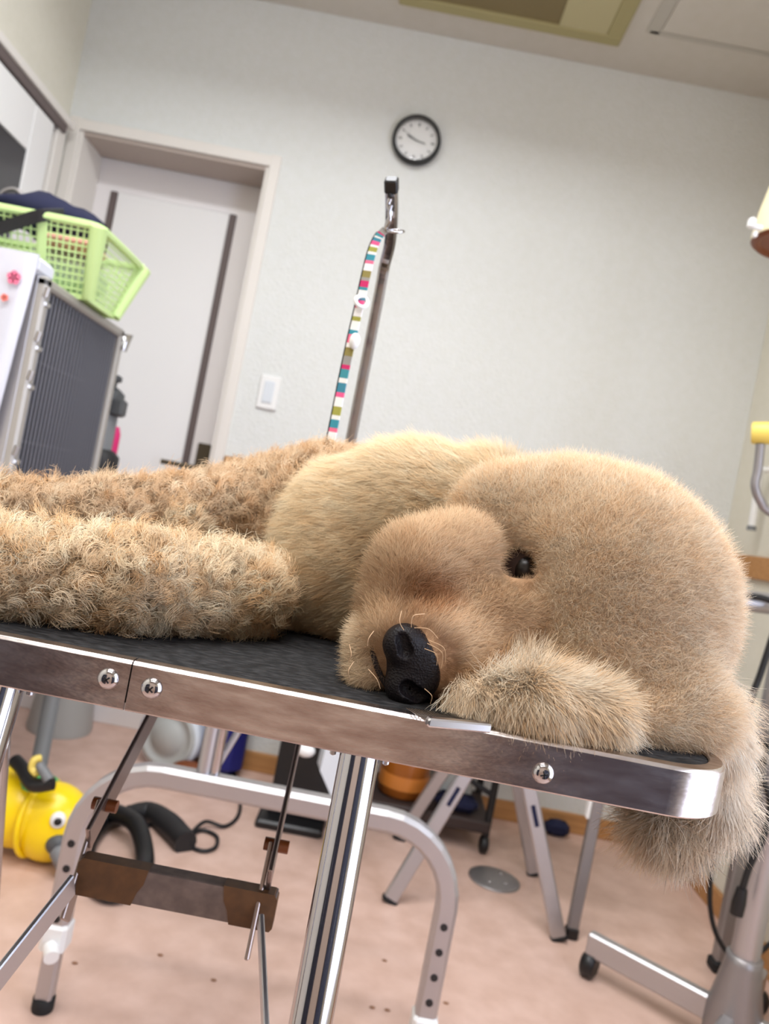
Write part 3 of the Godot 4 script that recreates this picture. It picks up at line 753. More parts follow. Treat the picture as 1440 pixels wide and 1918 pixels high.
func background_right() -> void:
	var hx := 0.862
	var hz := -1.512
	var T := Transform3D(Basis.IDENTITY, Vector3(hx, 0, hz))
	var d := thing("dryer_stand", Vector3(hx, 0, hz), "grey steel dryer stand on a four-legged caster base with a hair dryer arm", "dryer stand")
	part("pole", S().lathe([[0.027, 0.10], [0.027, 1.50]], T, 24), M.satin, d)
	part("hub", S().lathe([[0.052, 0.03], [0.052, 0.09], [0.034, 0.185], [0.034, 0.20], [0.028, 0.202]], T, 28), M.grey_metal, d)
	part("upper_pole", S().lathe([[0.017, 1.48], [0.017, 1.80]], T, 20), M.chrome, d)
	for a in [219.0, 309.0, 39.0, 129.0]:
		var dir := Vector3(cos(deg_to_rad(a)), 0, sin(deg_to_rad(a)))
		var base := Vector3(hx, 0.072, hz)
		var e := base + dir * (0.305 if a != 309.0 and a != 39.0 else 0.23)
		var lg := part("leg", S().between(base + dir * 0.03, e, 0.026, 0.050, Vector3.UP, 0.004), M.satin, d)
		var pw := S()
		pw.lathe([[0.020, -0.016], [0.028, -0.011], [0.028, 0.011], [0.020, 0.016]], Transform3D(Basis(Vector3.UP, deg_to_rad(-a)) * Basis(Vector3.BACK, PI / 2), e - dir * 0.012 + Vector3(0, -0.044, 0)), 20)
		part("caster", pw, M.black, lg)
	part("spring_arm", S().tube([Vector3(hx, 0.893, hz), P(1360, 1120, 1.51)], 0.021, 16), M.satin, d)
	# dryer head on the boom above
	var nz := P(1502, 402, 1.5)
	var tx := Transform3D(Basis(Vector3.BACK, -0.03), nz)
	part("boom", S().tube(curve([Vector3(hx, 1.78, hz), Vector3(hx - 0.06, 1.83, hz), Vector3(nz.x + 0.02, 1.76, nz.z), Vector3(nz.x + 0.005, 1.70, nz.z)]), 0.012, 12), M.chrome, d)
	var hd := part("dryer_head", S().lathe([[0.080, -0.058], [0.082, -0.05], [0.078, 0.00], [0.068, 0.06], [0.050, 0.10], [0.020, 0.12]], tx, 32), M.cream, d)
	part("grille", S().lathe([[0.081, -0.060], [0.074, -0.066], [0.064, -0.062], [0.055, -0.052], [0.030, -0.060], [0.001, -0.062]], tx, 32), M.brown, hd)
	var kn := P(1408, 418, 1.47)
	var ks := S().box(kn, Vector3(0.014, 0.020, 0.014), 0.003)
	ks.box(kn + Vector3(0.012, -0.006, 0), Vector3(0.02, 0.009, 0.010), 0.002)
	ks.box(kn + Vector3(0.010, -0.020, 0), Vector3(0.008, 0.012, 0.01), 0.002)
	part("knob", ks, M.white, hd)
	# handle with yellow knob
	var kb := P(1432, 811, 1.5)
	var yk := part("adjusting_knob", S().lathe([[0.010, -0.03], [0.020, -0.028], [0.022, -0.024], [0.022, 0.02], [0.020, 0.023]], Transform3D(Basis(Vector3.BACK, PI / 2 + 0.12).rotated(Vector3.UP, -0.5), kb), 22), M.paleyellow, d)
	part("handle", S().tube(curve([P(1424, 832, 1.5), P(1419, 880, 1.5), P(1414, 910, 1.5), P(1424, 938, 1.5), P(1446, 962, 1.505), Vector3(hx, 1.03, hz)]), 0.0085, 12), M.grey_metal, d)
	part("bracket", S().tube(curve([P(1440, 812, 1.502), P(1470, 790, 1.505), Vector3(hx, 1.22, hz)]), 0.013, 12), M.grey_metal, d)
	# cables
	var cb := thing("power_cable", Vector3(hx, 0, hz - 0.1), "black power cable hanging from the stand arm with a plug at its end", "cable")
	part("cable", S().tube(curve([P(1392, 1116, 1.48), P(1430, 1121, 1.47), P(1462, 1140, 1.46), P(1447, 1190, 1.46), P(1424, 1262, 1.46), P(1404, 1320, 1.46), P(1396, 1400, 1.47), P(1440, 1490, 1.46), P(1432, 1560, 1.45), P(1404, 1622, 1.45), P(1388, 1672, 1.45)]), 0.0062, 8), M.black, cb)
	part("plug", S().tube([P(1390, 1664, 1.45), P(1384, 1690, 1.45), P(1379, 1713, 1.45)], [0.010, 0.013, 0.012], 10), M.black, cb)
	var c2 := thing("looped_cable", Vector3(hx, 0, hz - 0.3), "thin black cable looping down beside the grey post to the floor", "cable")
	part("cable", S().tube(curve([P(1342, 1560, 1.70), P(1331, 1640, 1.70), P(1330, 1700, 1.70), P(1342, 1752, 1.70), P(1368, 1790, 1.70), P(1400, 1800, 1.70), P(1440, 1770, 1.70), P(1480, 1740, 1.68)]), 0.0055, 8), M.dark, c2)
	# grey post by the right wall
	var gp := F(1345, 1818)
	var g := thing("steel_post", Vector3(gp.x, 0, gp.z), "slim grey steel post on a black foot beside the right wall", "post")
	part("shaft", S().box(Vector3(gp.x, 0.66, gp.z), Vector3(0.034, 1.28, 0.03), 0.004), M.grey_metal, g)
	part("foot", S().box(Vector3(gp.x, 0.014, gp.z), Vector3(0.046, 0.028, 0.044), 0.005), M.rubber, g)
	var kp := P(1424, 1412, 1.80)
	var cl := S().box(Vector3(kp.x + 0.02, kp.y, gp.z + 0.012), Vector3(0.07, 0.05, 0.05), 0.01)
	part("clamp", cl, M.black, g)
	part("clamp_cap", S().ball(Vector3(kp.x - 0.012, kp.y, gp.z + 0.034), Vector3(0.017, 0.017, 0.01), 14), M.white, g)
	# small dark caster far under the table end
	var fc := F(1200, 1618)
	solo("loose_caster", S().ball(fc + Vector3(0, 0.014, 0), Vector3(0.016, 0.014, 0.016), 14), M.dark, "small dark rubber caster on the floor near the right corner", "caster")
	# white hanging pull on the right wall
	var w0 := P(1424, 880, 2.28)
	var w1 := P(1408, 985, 2.28)
	var pl := thing("pull_cord", Vector3(w1.x, w1.y, w1.z), "slim white pull rod with a grey tip hanging by the right wall", "pull cord")
	part("rod", S().tube([w0, w1], 0.011, 10), M.white, pl)
	part("tip", S().tube([w1, w1.lerp(w0, -0.08)], [0.013, 0.014], 10), M.midgrey, pl)
	part("mount", S().tube([w0, Vector3(1.125, w0.y + 0.01, w0.z)], 0.010, 8), M.white, pl)

func table() -> void:
	var X0 := -0.41
	var X1 := 0.2157
	var Z0 := -0.40
	var Z1 := -0.85
	var TY := 0.818
	var t := thing("grooming_table", Vector3((X0 + X1) / 2, 0, (Z0 + Z1) / 2), "folding grooming table with a black ribbed mat and a riveted aluminium rim", "grooming table")
	# rim: a profile swept round a rounded rectangle, open at the joint in front
	var path := []
	var seam: float = P(240, 1285, 0.40).x
	var R := 0.042
	path.append([Vector3(seam + 0.0004, 0, Z0), Vector3(0, 0, 1)])
	path.append([Vector3(X1 - R - 0.001, 0, Z0), Vector3(0, 0, 1)])
	for q in [[X1 - R, Z0 - R, 90.0], [X1 - R, Z1 + R, 0.0], [X0 + R, Z1 + R, -90.0], [X0 + R, Z0 - R, -180.0]]:
		for i in 11:
			var a := deg_to_rad(q[2] - 9.0 * i)
			var n := Vector3(cos(a), 0, sin(a))
			path.append([Vector3(q[0], 0, q[1]) + n * R, n])
	path.append([Vector3(X0 + R + 0.001, 0, Z0), Vector3(0, 0, 1)])
	path.append([Vector3(seam - 0.0004, 0, Z0), Vector3(0, 0, 1)])
	var prof := [[-0.0010, -0.0255], [0.0, -0.0245], [0.0, -0.0010], [-0.0008, 0.0002], [-0.0018, 0.0008], [-0.0085, 0.0010], [-0.0092, 0.0004], [-0.0092, -0.0012], [-0.0025, -0.0020], [-0.0025, -0.0255]]
	var rings := []
	for p in path:
		var r := PackedVector3Array()
		for q in prof: r.append(p[0] + p[1] * q[0] + Vector3(0, TY + q[1], 0))
		rings.append(r)
	# long straight runs need no more rings; facets of the bends are smoothed
	var rim := S().loft(rings, true, true)
	part("rim", fix_rim(rim), M.alu, t, "scratched aluminium edge band")
	part("board", rounded_slab(X0 + 0.003, X1 - 0.003, Z0 - 0.003, Z1 + 0.003, TY - 0.022, TY - 0.003, R), M.dark, t)
	part("mat", rounded_slab(X0 + 0.0095, X1 - 0.0095, Z0 - 0.0095, Z1 + 0.0095, TY - 0.003, TY, R - 0.0095), M.mat, t)
	for s in [[203, 1271], [284, 1289], [1017, 1448]]:
		var c := P(s[0], s[1], 0.40)
		var xf := Transform3D(Basis(Vector3.RIGHT, PI / 2), Vector3(c.x, c.y, Z0))
		var sc := part("screw", S().lathe([[0.0056, 0.0], [0.0056, 0.0006], [0.0050, 0.0018], [0.0038, 0.0028], [0.0022, 0.0033], [0.0001, 0.0034]], xf, 28), M.chrome, t)
		var cross := S()
		var rot := Basis(Vector3.BACK, s[0] * 0.7)
		cross.box(Vector3(c.x, c.y, Z0 + 0.0031), Vector3(0.0044, 0.0010, 0.0008), 0.0002, rot)
		cross.box(Vector3(c.x, c.y, Z0 + 0.0031), Vector3(0.0010, 0.0044, 0.0008), 0.0002, rot)
		part("cross_slot", cross, M.black, sc)
	# chrome legs in two leaning pairs
	var tops := [P(15, 1290, 0.48), P(672, 1420, 0.48)]
	for i in 2:
		var tp: Vector3 = tops[i]
		for s in [1, -1]:
			var a := Vector3((0.0215 if i == 1 else -0.36) if s == -1 else tp.x, TY - 0.026, -0.478 if s == 1 else -0.775)
			var b := Vector3(a.x + 0.0035, 0.0, a.z + 0.20 * s)
			part("leg", S().tube([a, a.lerp(b, 0.97)], 0.0124, 28), M.chrome, t)
			part("rubber_foot", S().tube([a.lerp(b, 0.96), b + Vector3(0, 0.004, 0)], 0.0155, 16), M.rubber, t)
			if s == 1:
				for e in [-1, 1]:
					part("leg_bracket", S().box(a + Vector3(e * 0.0165, -0.008, 0.0), Vector3(0.004, 0.034, 0.012), 0.001), M.satin, t)
	# folding spreader: two flat upper bars, a taped plate, two lower arms
	var ub := [[P(285, 1340, 0.72), P(196, 1512, 0.635)], [P(558, 1400, 0.72), P(517, 1588, 0.625)]]
	var pl := [P(165, 1618, 0.60), P(500, 1690, 0.60)]
	for i in 2:
		var a: Vector3 = ub[i][0]
		var b: Vector3 = ub[i][1]
		var far := a + (a - b).normalized() * 0.13
		part("spreader_bar", S().between(far, b + (b - a).normalized() * 0.03, 0.0040, 0.025, Vector3.RIGHT.cross(b - a).normalized(), 0.0008), M.brace, t)
		var h0: Vector3 = b + (a - b).normalized() * 0.004 + Vector3(-0.0045, 0, 0)
		var h1: Vector3 = pl[i] + Vector3(-0.006, -0.040, 0.012)
		part("hinge_strip", S().between(h0, h1, 0.0032, 0.020, Vector3.RIGHT.cross(h1 - h0).normalized(), 0.0008), M.brace, t)
		part("hinge_pin", S().tube([b + Vector3(-0.010, 0.002, 0), b + Vector3(0.010, 0.002, 0)], 0.0052, 12), M.brown, t)
	var pc: Vector3 = (P(146, 1637, 0.60) + P(512, 1713, 0.60)) / 2
	var pw: float = P(512, 1713, 0.60).x - P(146, 1637, 0.60).x
	var plate := S()
	plate.box(pc, Vector3(pw, 0.0275, 0.0018), 0.0007)
	plate.box(pc + Vector3(0, 0.0130, -0.0065), Vector3(pw, 0.0018, 0.013), 0.0007)
	plate.box(pc + Vector3(0, -0.0130, -0.0065), Vector3(pw, 0.0018, 0.013), 0.0007)
	part("lock_plate", plate, M.torn, t, "dull metal lock plate with torn tape")
	for i in 2:
		var w := 0.056 if i == 0 else 0.044
		var x: float = pc.x + (pw / 2 - w / 2 + 0.001) * (-1 if i == 0 else 1)
		var tp2 := S()
		var poly := []
		var e := -1.0 if i == 0 else 1.0
		var hh := 0.0146
		poly = [Vector2(e * w / 2, -hh + 0.003), Vector2(e * w / 2 - e * 0.002, -hh), Vector2(-e * (w / 2 - 0.010), -hh), Vector2(-e * (w / 2 - 0.007), -hh * 0.3), Vector2(-e * (w / 2 - 0.003), hh * 0.2), Vector2(-e * (w / 2 - 0.001), hh), Vector2(e * w / 2 - e * 0.003, hh), Vector2(e * w / 2, hh - 0.004)]
		tp2.prism(poly, Transform3D(Basis.IDENTITY, Vector3(x, pc.y, pc.z - 0.005)), 0.0130)
		part("tape_wrap", tp2, M.tape, t, "brown adhesive tape")
	var la := [[P(137, 1655, 0.585), P(-60, 1905, 0.50)], [P(488, 1722, 0.585), P(503, 2060, 0.475)]]
	for i in 2:
		var a2: Vector3 = la[i][0]
		var b2: Vector3 = la[i][1]
		part("lower_arm", S().between(a2, b2, 0.0040, 0.024 if i == 0 else 0.014, Vector3.RIGHT.cross(b2 - a2).normalized(), 0.0009), M.satin, t)

func fix_rim(s: Shape) -> Shape:                        # crisp edges: flat faces except round the bends
	for i in s.g.size():
		if s.g[i] == -1: continue
		var n := (s.t[i * 3 + 1] - s.t[i * 3]).cross(s.t[i * 3 + 2] - s.t[i * 3]).normalized()
		s.g[i] = 2 if absf(n.y) < 0.3 else 3 if absf(n.y) > 0.9 else 4
	return s

func rounded_slab(x0: float, x1: float, z0: float, z1: float, y0: float, y1: float, R: float) -> Shape:
	var rings := []
	for y in [y0, y1]:
		var r := PackedVector3Array()
		for q in [[x1 - R, z0 - R, 90.0], [x1 - R, z1 + R, 0.0], [x0 + R, z1 + R, -90.0], [x0 + R, z0 - R, -180.0]]:
			for i in 11:
				var a := deg_to_rad(q[2] - 9.0 * i)
				r.append(Vector3(q[0] + cos(a) * R, y, q[1] + sin(a) * R))
		rings.append(r)
	return S().loft(rings, true, false)

func grooming_arm() -> void:
	# bent chrome post clamped to the table's back edge
	var d := 0.88
	var a := thing("grooming_post", P(640, 860, d), "bent chrome grooming arm with a black cap, rising behind the dog", "grooming arm")
	var zb := -0.88
	var x := -0.0535
	var pts := curve([Vector3(x, 0.76, zb), Vector3(x, 0.95, zb), Vector3(x, 1.10, zb), Vector3(x, 1.165, zb + 0.001), Vector3(x, 1.195, zb + 0.006), P(731, 452, 0.845), P(734, 400, 0.805), P(733, 350, 0.78)], 5)
	part("post", S().strip(pts, 0.0125, 0.0125, Vector3.RIGHT), M.armsteel, a)
	part("end_cap", S().between(P(733.5, 360, 0.782), P(733, 334, 0.772), 0.0136, 0.0136, Vector3.RIGHT, 0.0015), M.black, a)
	part("table_clamp", S().box(Vector3(x, 0.80, zb + 0.022), Vector3(0.04, 0.06, 0.05), 0.004), M.satin, a)
	part("pin_hole", S().ball(P(731, 366, 0.777), Vector3(0.0028, 0.0028, 0.0028), 10), M.black, a)
	var hk := S()
	hk.tube(curve([P(731, 372, 0.775), P(727, 385, 0.778), P(732, 400, 0.78), P(726, 415, 0.785), P(722, 430, 0.79)], 8), 0.0022, 8)
	hk.tube(curve([P(733, 384, 0.775), P(729, 398, 0.778), P(730, 412, 0.78), P(724, 424, 0.785)], 8), 0.0018, 8)
	part("chain", hk, M.chrome, a)
	part("ring", S().ring(P(741, 433, 0.79), 0.0065, 0.0012, Vector3(-0.1, 0.85, 0.5).normalized(), 24, 8, 1.35), M.chrome, a)
	# striped lead
	var l := thing("grooming_lead", P(630, 835, 0.78), "grooming lead striped in pink, teal, olive and white, hung from the arm", "lead")
	var path := curve([P(722, 430, 0.79), P(709, 444, 0.79), P(697, 472, 0.788), P(685, 520, 0.786), P(674, 570, 0.785), P(659, 635, 0.784), P(645, 700, 0.783), P(631, 770, 0.782), P(619, 830, 0.781), P(610, 872, 0.781)], 8)
	var cols := [c8(150, 146, 140), c8(200, 40, 100), c8(60, 140, 150), c8(232, 228, 222), c8(60, 130, 150), c8(232, 90, 140), c8(238, 236, 232), c8(160, 158, 70), c8(232, 232, 226), c8(54, 140, 156), c8(232, 110, 140), c8(240, 238, 236), c8(140, 128, 70)]
	var total := path.size()
	var per := 2
	var i := 0
	var ci := 0
	while i < total - 1:
		var step: int = 5 if i == 0 else [2, 1, 2, 1, 2, 2, 1][ci % 7]
		var e := mini(i + step, total - 1)
		var seg := []
		for k in range(i, e + 1): seg.append(path[k])
		part("stripe", S().strip(seg, 0.0088, 0.0016, Vector3(1, 0.1, 0.25)), mat(cols[ci % cols.size()] if i else cols[0], 0.85), l)
		i = e; ci += 1
	part("back_strap", S().strip(path.slice(5).map(func(p): return p + Vector3(-0.0022, 0, -0.004)), 0.008, 0.0014, Vector3(1, 0.1, -0.6)), M.dark, l)
	part("slide_ring", S().ring(P(677, 565, 0.783), 0.0062, 0.0022, Vector3(0.25, 0.35, 0.9).normalized(), 24, 8, 1.0), M.white, l)
	part("toggle", S().ball(P(664, 639, 0.780), Vector3(0.0055, 0.0085, 0.005), 16), M.white, l)
	# comb on the rim
	var y := 0.8212
	var s0 := P(797, 1362, 0.385); s0.y = y
	var s1 := P(915, 1373, 0.397); s1.y = y
	var cmb := thing("steel_comb", Vector3((s0.x + s1.x) / 2, 0.819, (s0.z + s1.z) / 2), "narrow steel comb lying on the table edge under the dog's chin", "comb")
	part("spine", S().between(s0, s1, 0.0052, 0.0046, Vector3.UP, 0.0008), M.alu_comb, cmb)
	for k in 20:
		var f := (k + 0.5) / 20.0
		var b0 := s0.lerp(s1, f)
		part("tooth", S().tube([b0 + Vector3(0, 0.0, 0), b0 + Vector3(-0.0105, -0.0008, -0.022)], [0.00058, 0.0003], 6), M.chrome, cmb)

# ---------------------------------------------------------------- the dog
# prims: [a, b, ra, rb, depth factor, region, blend]; regions: 0 curly leg, 1 curly body, 2 neck, 3 head, 4 muzzle, 5 paw, 6 ear, 7 chin
var prims := []
var field := PackedFloat32Array()
var g0 := Vector3(-0.48, 0.70, -0.88)
var gh := 0.005
var gx := 0
var gy := 0
var gz := 0
var ed := 0.45

func px(r: float, d: float) -> float: return r * d / FPX

func prim(a: Vector3, b: Vector3, ra: float, rb: float, region: int, fz := 1.0, k := 0.008) -> void:
	prims.append([a, b, ra, rb, fz, region, k])

func prim_d(p: Vector3, q: Array) -> float:
	var a: Vector3 = q[0]
	var pa := p - a
	var ba: Vector3 = q[1] - a
	pa.z /= q[4]; ba.z /= q[4]
	var l := ba.length_squared()
	var h := clampf(pa.dot(ba) / l, 0.0, 1.0) if l > 1e-9 else 0.0
	return (pa - ba * h).length() - lerpf(q[2], q[3], h)

func build_field() -> void:
	gx = int(0.80 / gh); gy = int(0.34 / gh); gz = int(0.50 / gh)
	field.resize(gx * gy * gz)
	field.fill(1.0)
	for q in prims:
		var m: float = maxf(q[2], q[3]) * maxf(1.0, q[4]) + 0.018
		var lo: Vector3 = (Vector3(minf(q[0].x, q[1].x), minf(q[0].y, q[1].y), minf(q[0].z, q[1].z)) - Vector3.ONE * m - g0) / gh
		var hi: Vector3 = (Vector3(maxf(q[0].x, q[1].x), maxf(q[0].y, q[1].y), maxf(q[0].z, q[1].z)) + Vector3.ONE * m - g0) / gh
		var a: Vector3 = q[0]
		var fz: float = q[4]
		var ba: Vector3 = q[1] - a
		ba.z /= fz
		var l := maxf(ba.length_squared(), 1e-9)
		var ra: float = q[2]
		var dr: float = q[3] - ra
		var k: float = q[6]
		for iz in range(maxi(0, int(lo.z)), mini(gz, int(hi.z) + 1)):
			for iy in range(maxi(0, int(lo.y)), mini(gy, int(hi.y) + 1)):
				var row := (iz * gy + iy) * gx
				var pa := Vector3(0, g0.y + iy * gh - a.y, (g0.z + iz * gh - a.z) / fz)
				for ix in range(maxi(0, int(lo.x)), mini(gx, int(hi.x) + 1)):
					pa.x = g0.x + ix * gh - a.x
					var h := clampf(pa.dot(ba) / l, 0.0, 1.0)
					var d := (pa - ba * h).length() - ra - dr * h
					var o := field[row + ix]
					var e := maxf(k - absf(d - o), 0.0)
					field[row + ix] = minf(d, o) - e * e * 0.25 / k
	# the table top flattens what rests on it
	for iz in gz:
		for iy in gy:
			var y := g0.y + iy * gh
			if y > 0.83: break
			var z := g0.z + iz * gh
			for ix in gx:
				var x := g0.x + ix * gh
				var bx := maxf(x - 0.2157, maxf(-0.40 - z - 1.0, z + 0.398))
				var t := maxf(y - 0.819, bx)
				if y < 0.79: t = maxf(t, 0.79 - y) if bx < 0.0 and y > 0.78 else maxf(t, bx)
				var i := (iz * gy + iy) * gx + ix
				field[i] = maxf(field[i], -t)

# surface nets over the field: [vertices, normals, quads as 4 indices]
func nets(f: PackedFloat32Array, nx: int, ny: int, nz: int, o: Vector3, h: float) -> Array:
	var V := PackedVector3Array()
	var N := PackedVector3Array()
	var I := PackedInt32Array()
	var id := PackedInt32Array()
	id.resize(nx * ny * nz)
	id.fill(-1)
	var sy := nx
	var sz := nx * ny
	for z in nz - 1:
		for y in ny - 1:
			var b := (z * ny + y) * nx
			for x in nx - 1:
				var i := b + x
				var c0 := f[i]
				if c0 > h * 2.5 or c0 < -h * 2.5: continue
				var c := [c0, f[i + 1], f[i + sy], f[i + sy + 1], f[i + sz], f[i + sz + 1], f[i + sz + sy], f[i + sz + sy + 1]]
				var m := 0
				for k in 8:
					if c[k] < 0.0: m += 1
				if m == 0 or m == 8: continue
				var p := Vector3.ZERO
				var n := 0
				for e in [[0, 1], [2, 3], [4, 5], [6, 7], [0, 2], [1, 3], [4, 6], [5, 7], [0, 4], [1, 5], [2, 6], [3, 7]]:
					var u: float = c[e[0]]
					var w: float = c[e[1]]
					if (u < 0.0) != (w < 0.0):
						var t := u / (u - w)
						var a := Vector3(e[0] & 1, (e[0] >> 1) & 1, e[0] >> 2)
						p += a.lerp(Vector3(e[1] & 1, (e[1] >> 1) & 1, e[1] >> 2), t)
						n += 1
				id[i] = V.size()
				V.append(o + (Vector3(x, y, z) + p / n) * h)
				N.append(Vector3(c[1] + c[3] + c[5] + c[7] - c[0] - c[2] - c[4] - c[6], c[2] + c[3] + c[6] + c[7] - c[0] - c[1] - c[4] - c[5], c[4] + c[5] + c[6] + c[7] - c[0] - c[1] - c[2] - c[3]).normalized())
	for z in range(1, nz - 1):
		for y in range(1, ny - 1):
			var b := (z * ny + y) * nx
			for x in range(1, nx - 1):
				var i := b + x
				if id[i] < 0: continue
				var s := f[i] < 0.0
				for ax in 3:
					var st: int = [1, sy, sz][ax]
					if (f[i + st] < 0.0) == s: continue
					var u: int = [sy, sz, 1][ax]
					var w: int = [sz, 1, sy][ax]
					var q := [id[i], id[i - u], id[i - u - w], id[i - w]]
					if q.min() < 0: continue
					if s: q.reverse()
					I.append_array(PackedInt32Array(q))
	return [V, N, I]

func net_mesh(r: Array, shift: Vector3) -> ArrayMesh:
	var V := PackedVector3Array()
	for v in r[0]: V.append(v - shift)
	var I := PackedInt32Array()
	var q: PackedInt32Array = r[2]
	for i in range(0, q.size(), 4):
		I.append_array(PackedInt32Array([q[i], q[i + 1], q[i + 2], q[i], q[i + 2], q[i + 3]]))
	var arr := []
	arr.resize(Mesh.ARRAY_MAX)
	arr[Mesh.ARRAY_VERTEX] = V; arr[Mesh.ARRAY_NORMAL] = r[1]; arr[Mesh.ARRAY_INDEX] = I
	var m := ArrayMesh.new()
	m.add_surface_from_arrays(Mesh.PRIMITIVE_TRIANGLES, arr)
	return m

# one tuft of hair, root at the origin, about 1 long towards +y
func tuft(strands: int, segs: int, spread: float, splay: float, curl_r: float, turns: float, width: float, bend: float, clump: float, soft: float, lift: float) -> ArrayMesh:
	var V := PackedVector3Array()
	var N := PackedVector3Array()
	var I := PackedInt32Array()
	var ph0 := rng.randf() * TAU
	var n0 := Vector3(0, lift, sqrt(1.0 - lift * lift))   # what is outwards from the coat
	for s in strands:
		var ba := rng.randf() * TAU
		var br := sqrt(rng.randf()) * spread
		var base := Vector3(cos(ba) * br, 0, sin(ba) * br)
		var out := Vector3(cos(ba), 0, sin(ba)) * splay * (br / maxf(spread, 0.001)) + Vector3(rng.randfn(0, 0.12), 0, rng.randfn(0, 0.12)) * splay
		var len := rng.randf_range(0.72, 1.06)
		var ph := ph0 + rng.randfn(0, 1.0 - clump) * 3.0
		var cr_ := curl_r * rng.randf_range(0.75, 1.2)
		var tn := turns * rng.randf_range(0.85, 1.15)
		var roll := rng.randf() * TAU
		var pts := []
		for k in segs + 1:
			var t := float(k) / segs
			var e := smoothstep(0.0, 0.35, t)
			pts.append(base * (1.0 - 0.35 * t * clump) + Vector3(0, len * t, 0) + out * t * t + Vector3(bend, -absf(bend) * 0.3, -absf(bend) * 0.6) * t * t + Vector3(cos(TAU * tn * t + ph) - cos(ph), 0.35 * sin(TAU * tn * t + ph + 1.0) * t, sin(TAU * tn * t + ph) - sin(ph)) * cr_ * e)
		for k in segs + 1:
			var t := float(k) / segs
			var d: Vector3 = (pts[mini(k + 1, segs)] - pts[maxi(k - 1, 0)]).normalized()
			var x := d.cross(Vector3(cos(roll), 0.2, sin(roll))).normalized()
			var w := width * (1.0 - 0.75 * t * t) * 0.55
			var p: Vector3 = pts[k]
			var z := x.cross(d)
			for c in 3:
				var a := TAU * c / 3.0
				var o := x * cos(a) + z * sin(a)
				V.append(p + o * w)
				N.append((n0 * soft + Vector3(p.x, 0, 0) * 0.5 + o * (1.0 - soft)).normalized())
				if k < segs:
					var b := (s * (segs + 1) + k) * 3
					var c2 := (c + 1) % 3
					I.append_array(PackedInt32Array([b + c, b + c2, b + 3 + c, b + c2, b + 3 + c2, b + 3 + c]))
	var arr := []
	arr.resize(Mesh.ARRAY_MAX)
	arr[Mesh.ARRAY_VERTEX] = V; arr[Mesh.ARRAY_NORMAL] = N; arr[Mesh.ARRAY_INDEX] = I
	var m := ArrayMesh.new()
	m.add_surface_from_arrays(Mesh.PRIMITIVE_TRIANGLES, arr)
	return m

func hair_mat(rough := 0.75) -> StandardMaterial3D:
	var m := mat(Color.WHITE, rough)
	m.vertex_color_use_as_albedo = true
	m.metallic_specular = 0.25
	m.backlight_enabled = true; m.backlight = Color(0.82, 0.82, 0.82)
	return m

func lin(r: float, g: float, b: float) -> Color: return c8(r, g, b).srgb_to_linear()

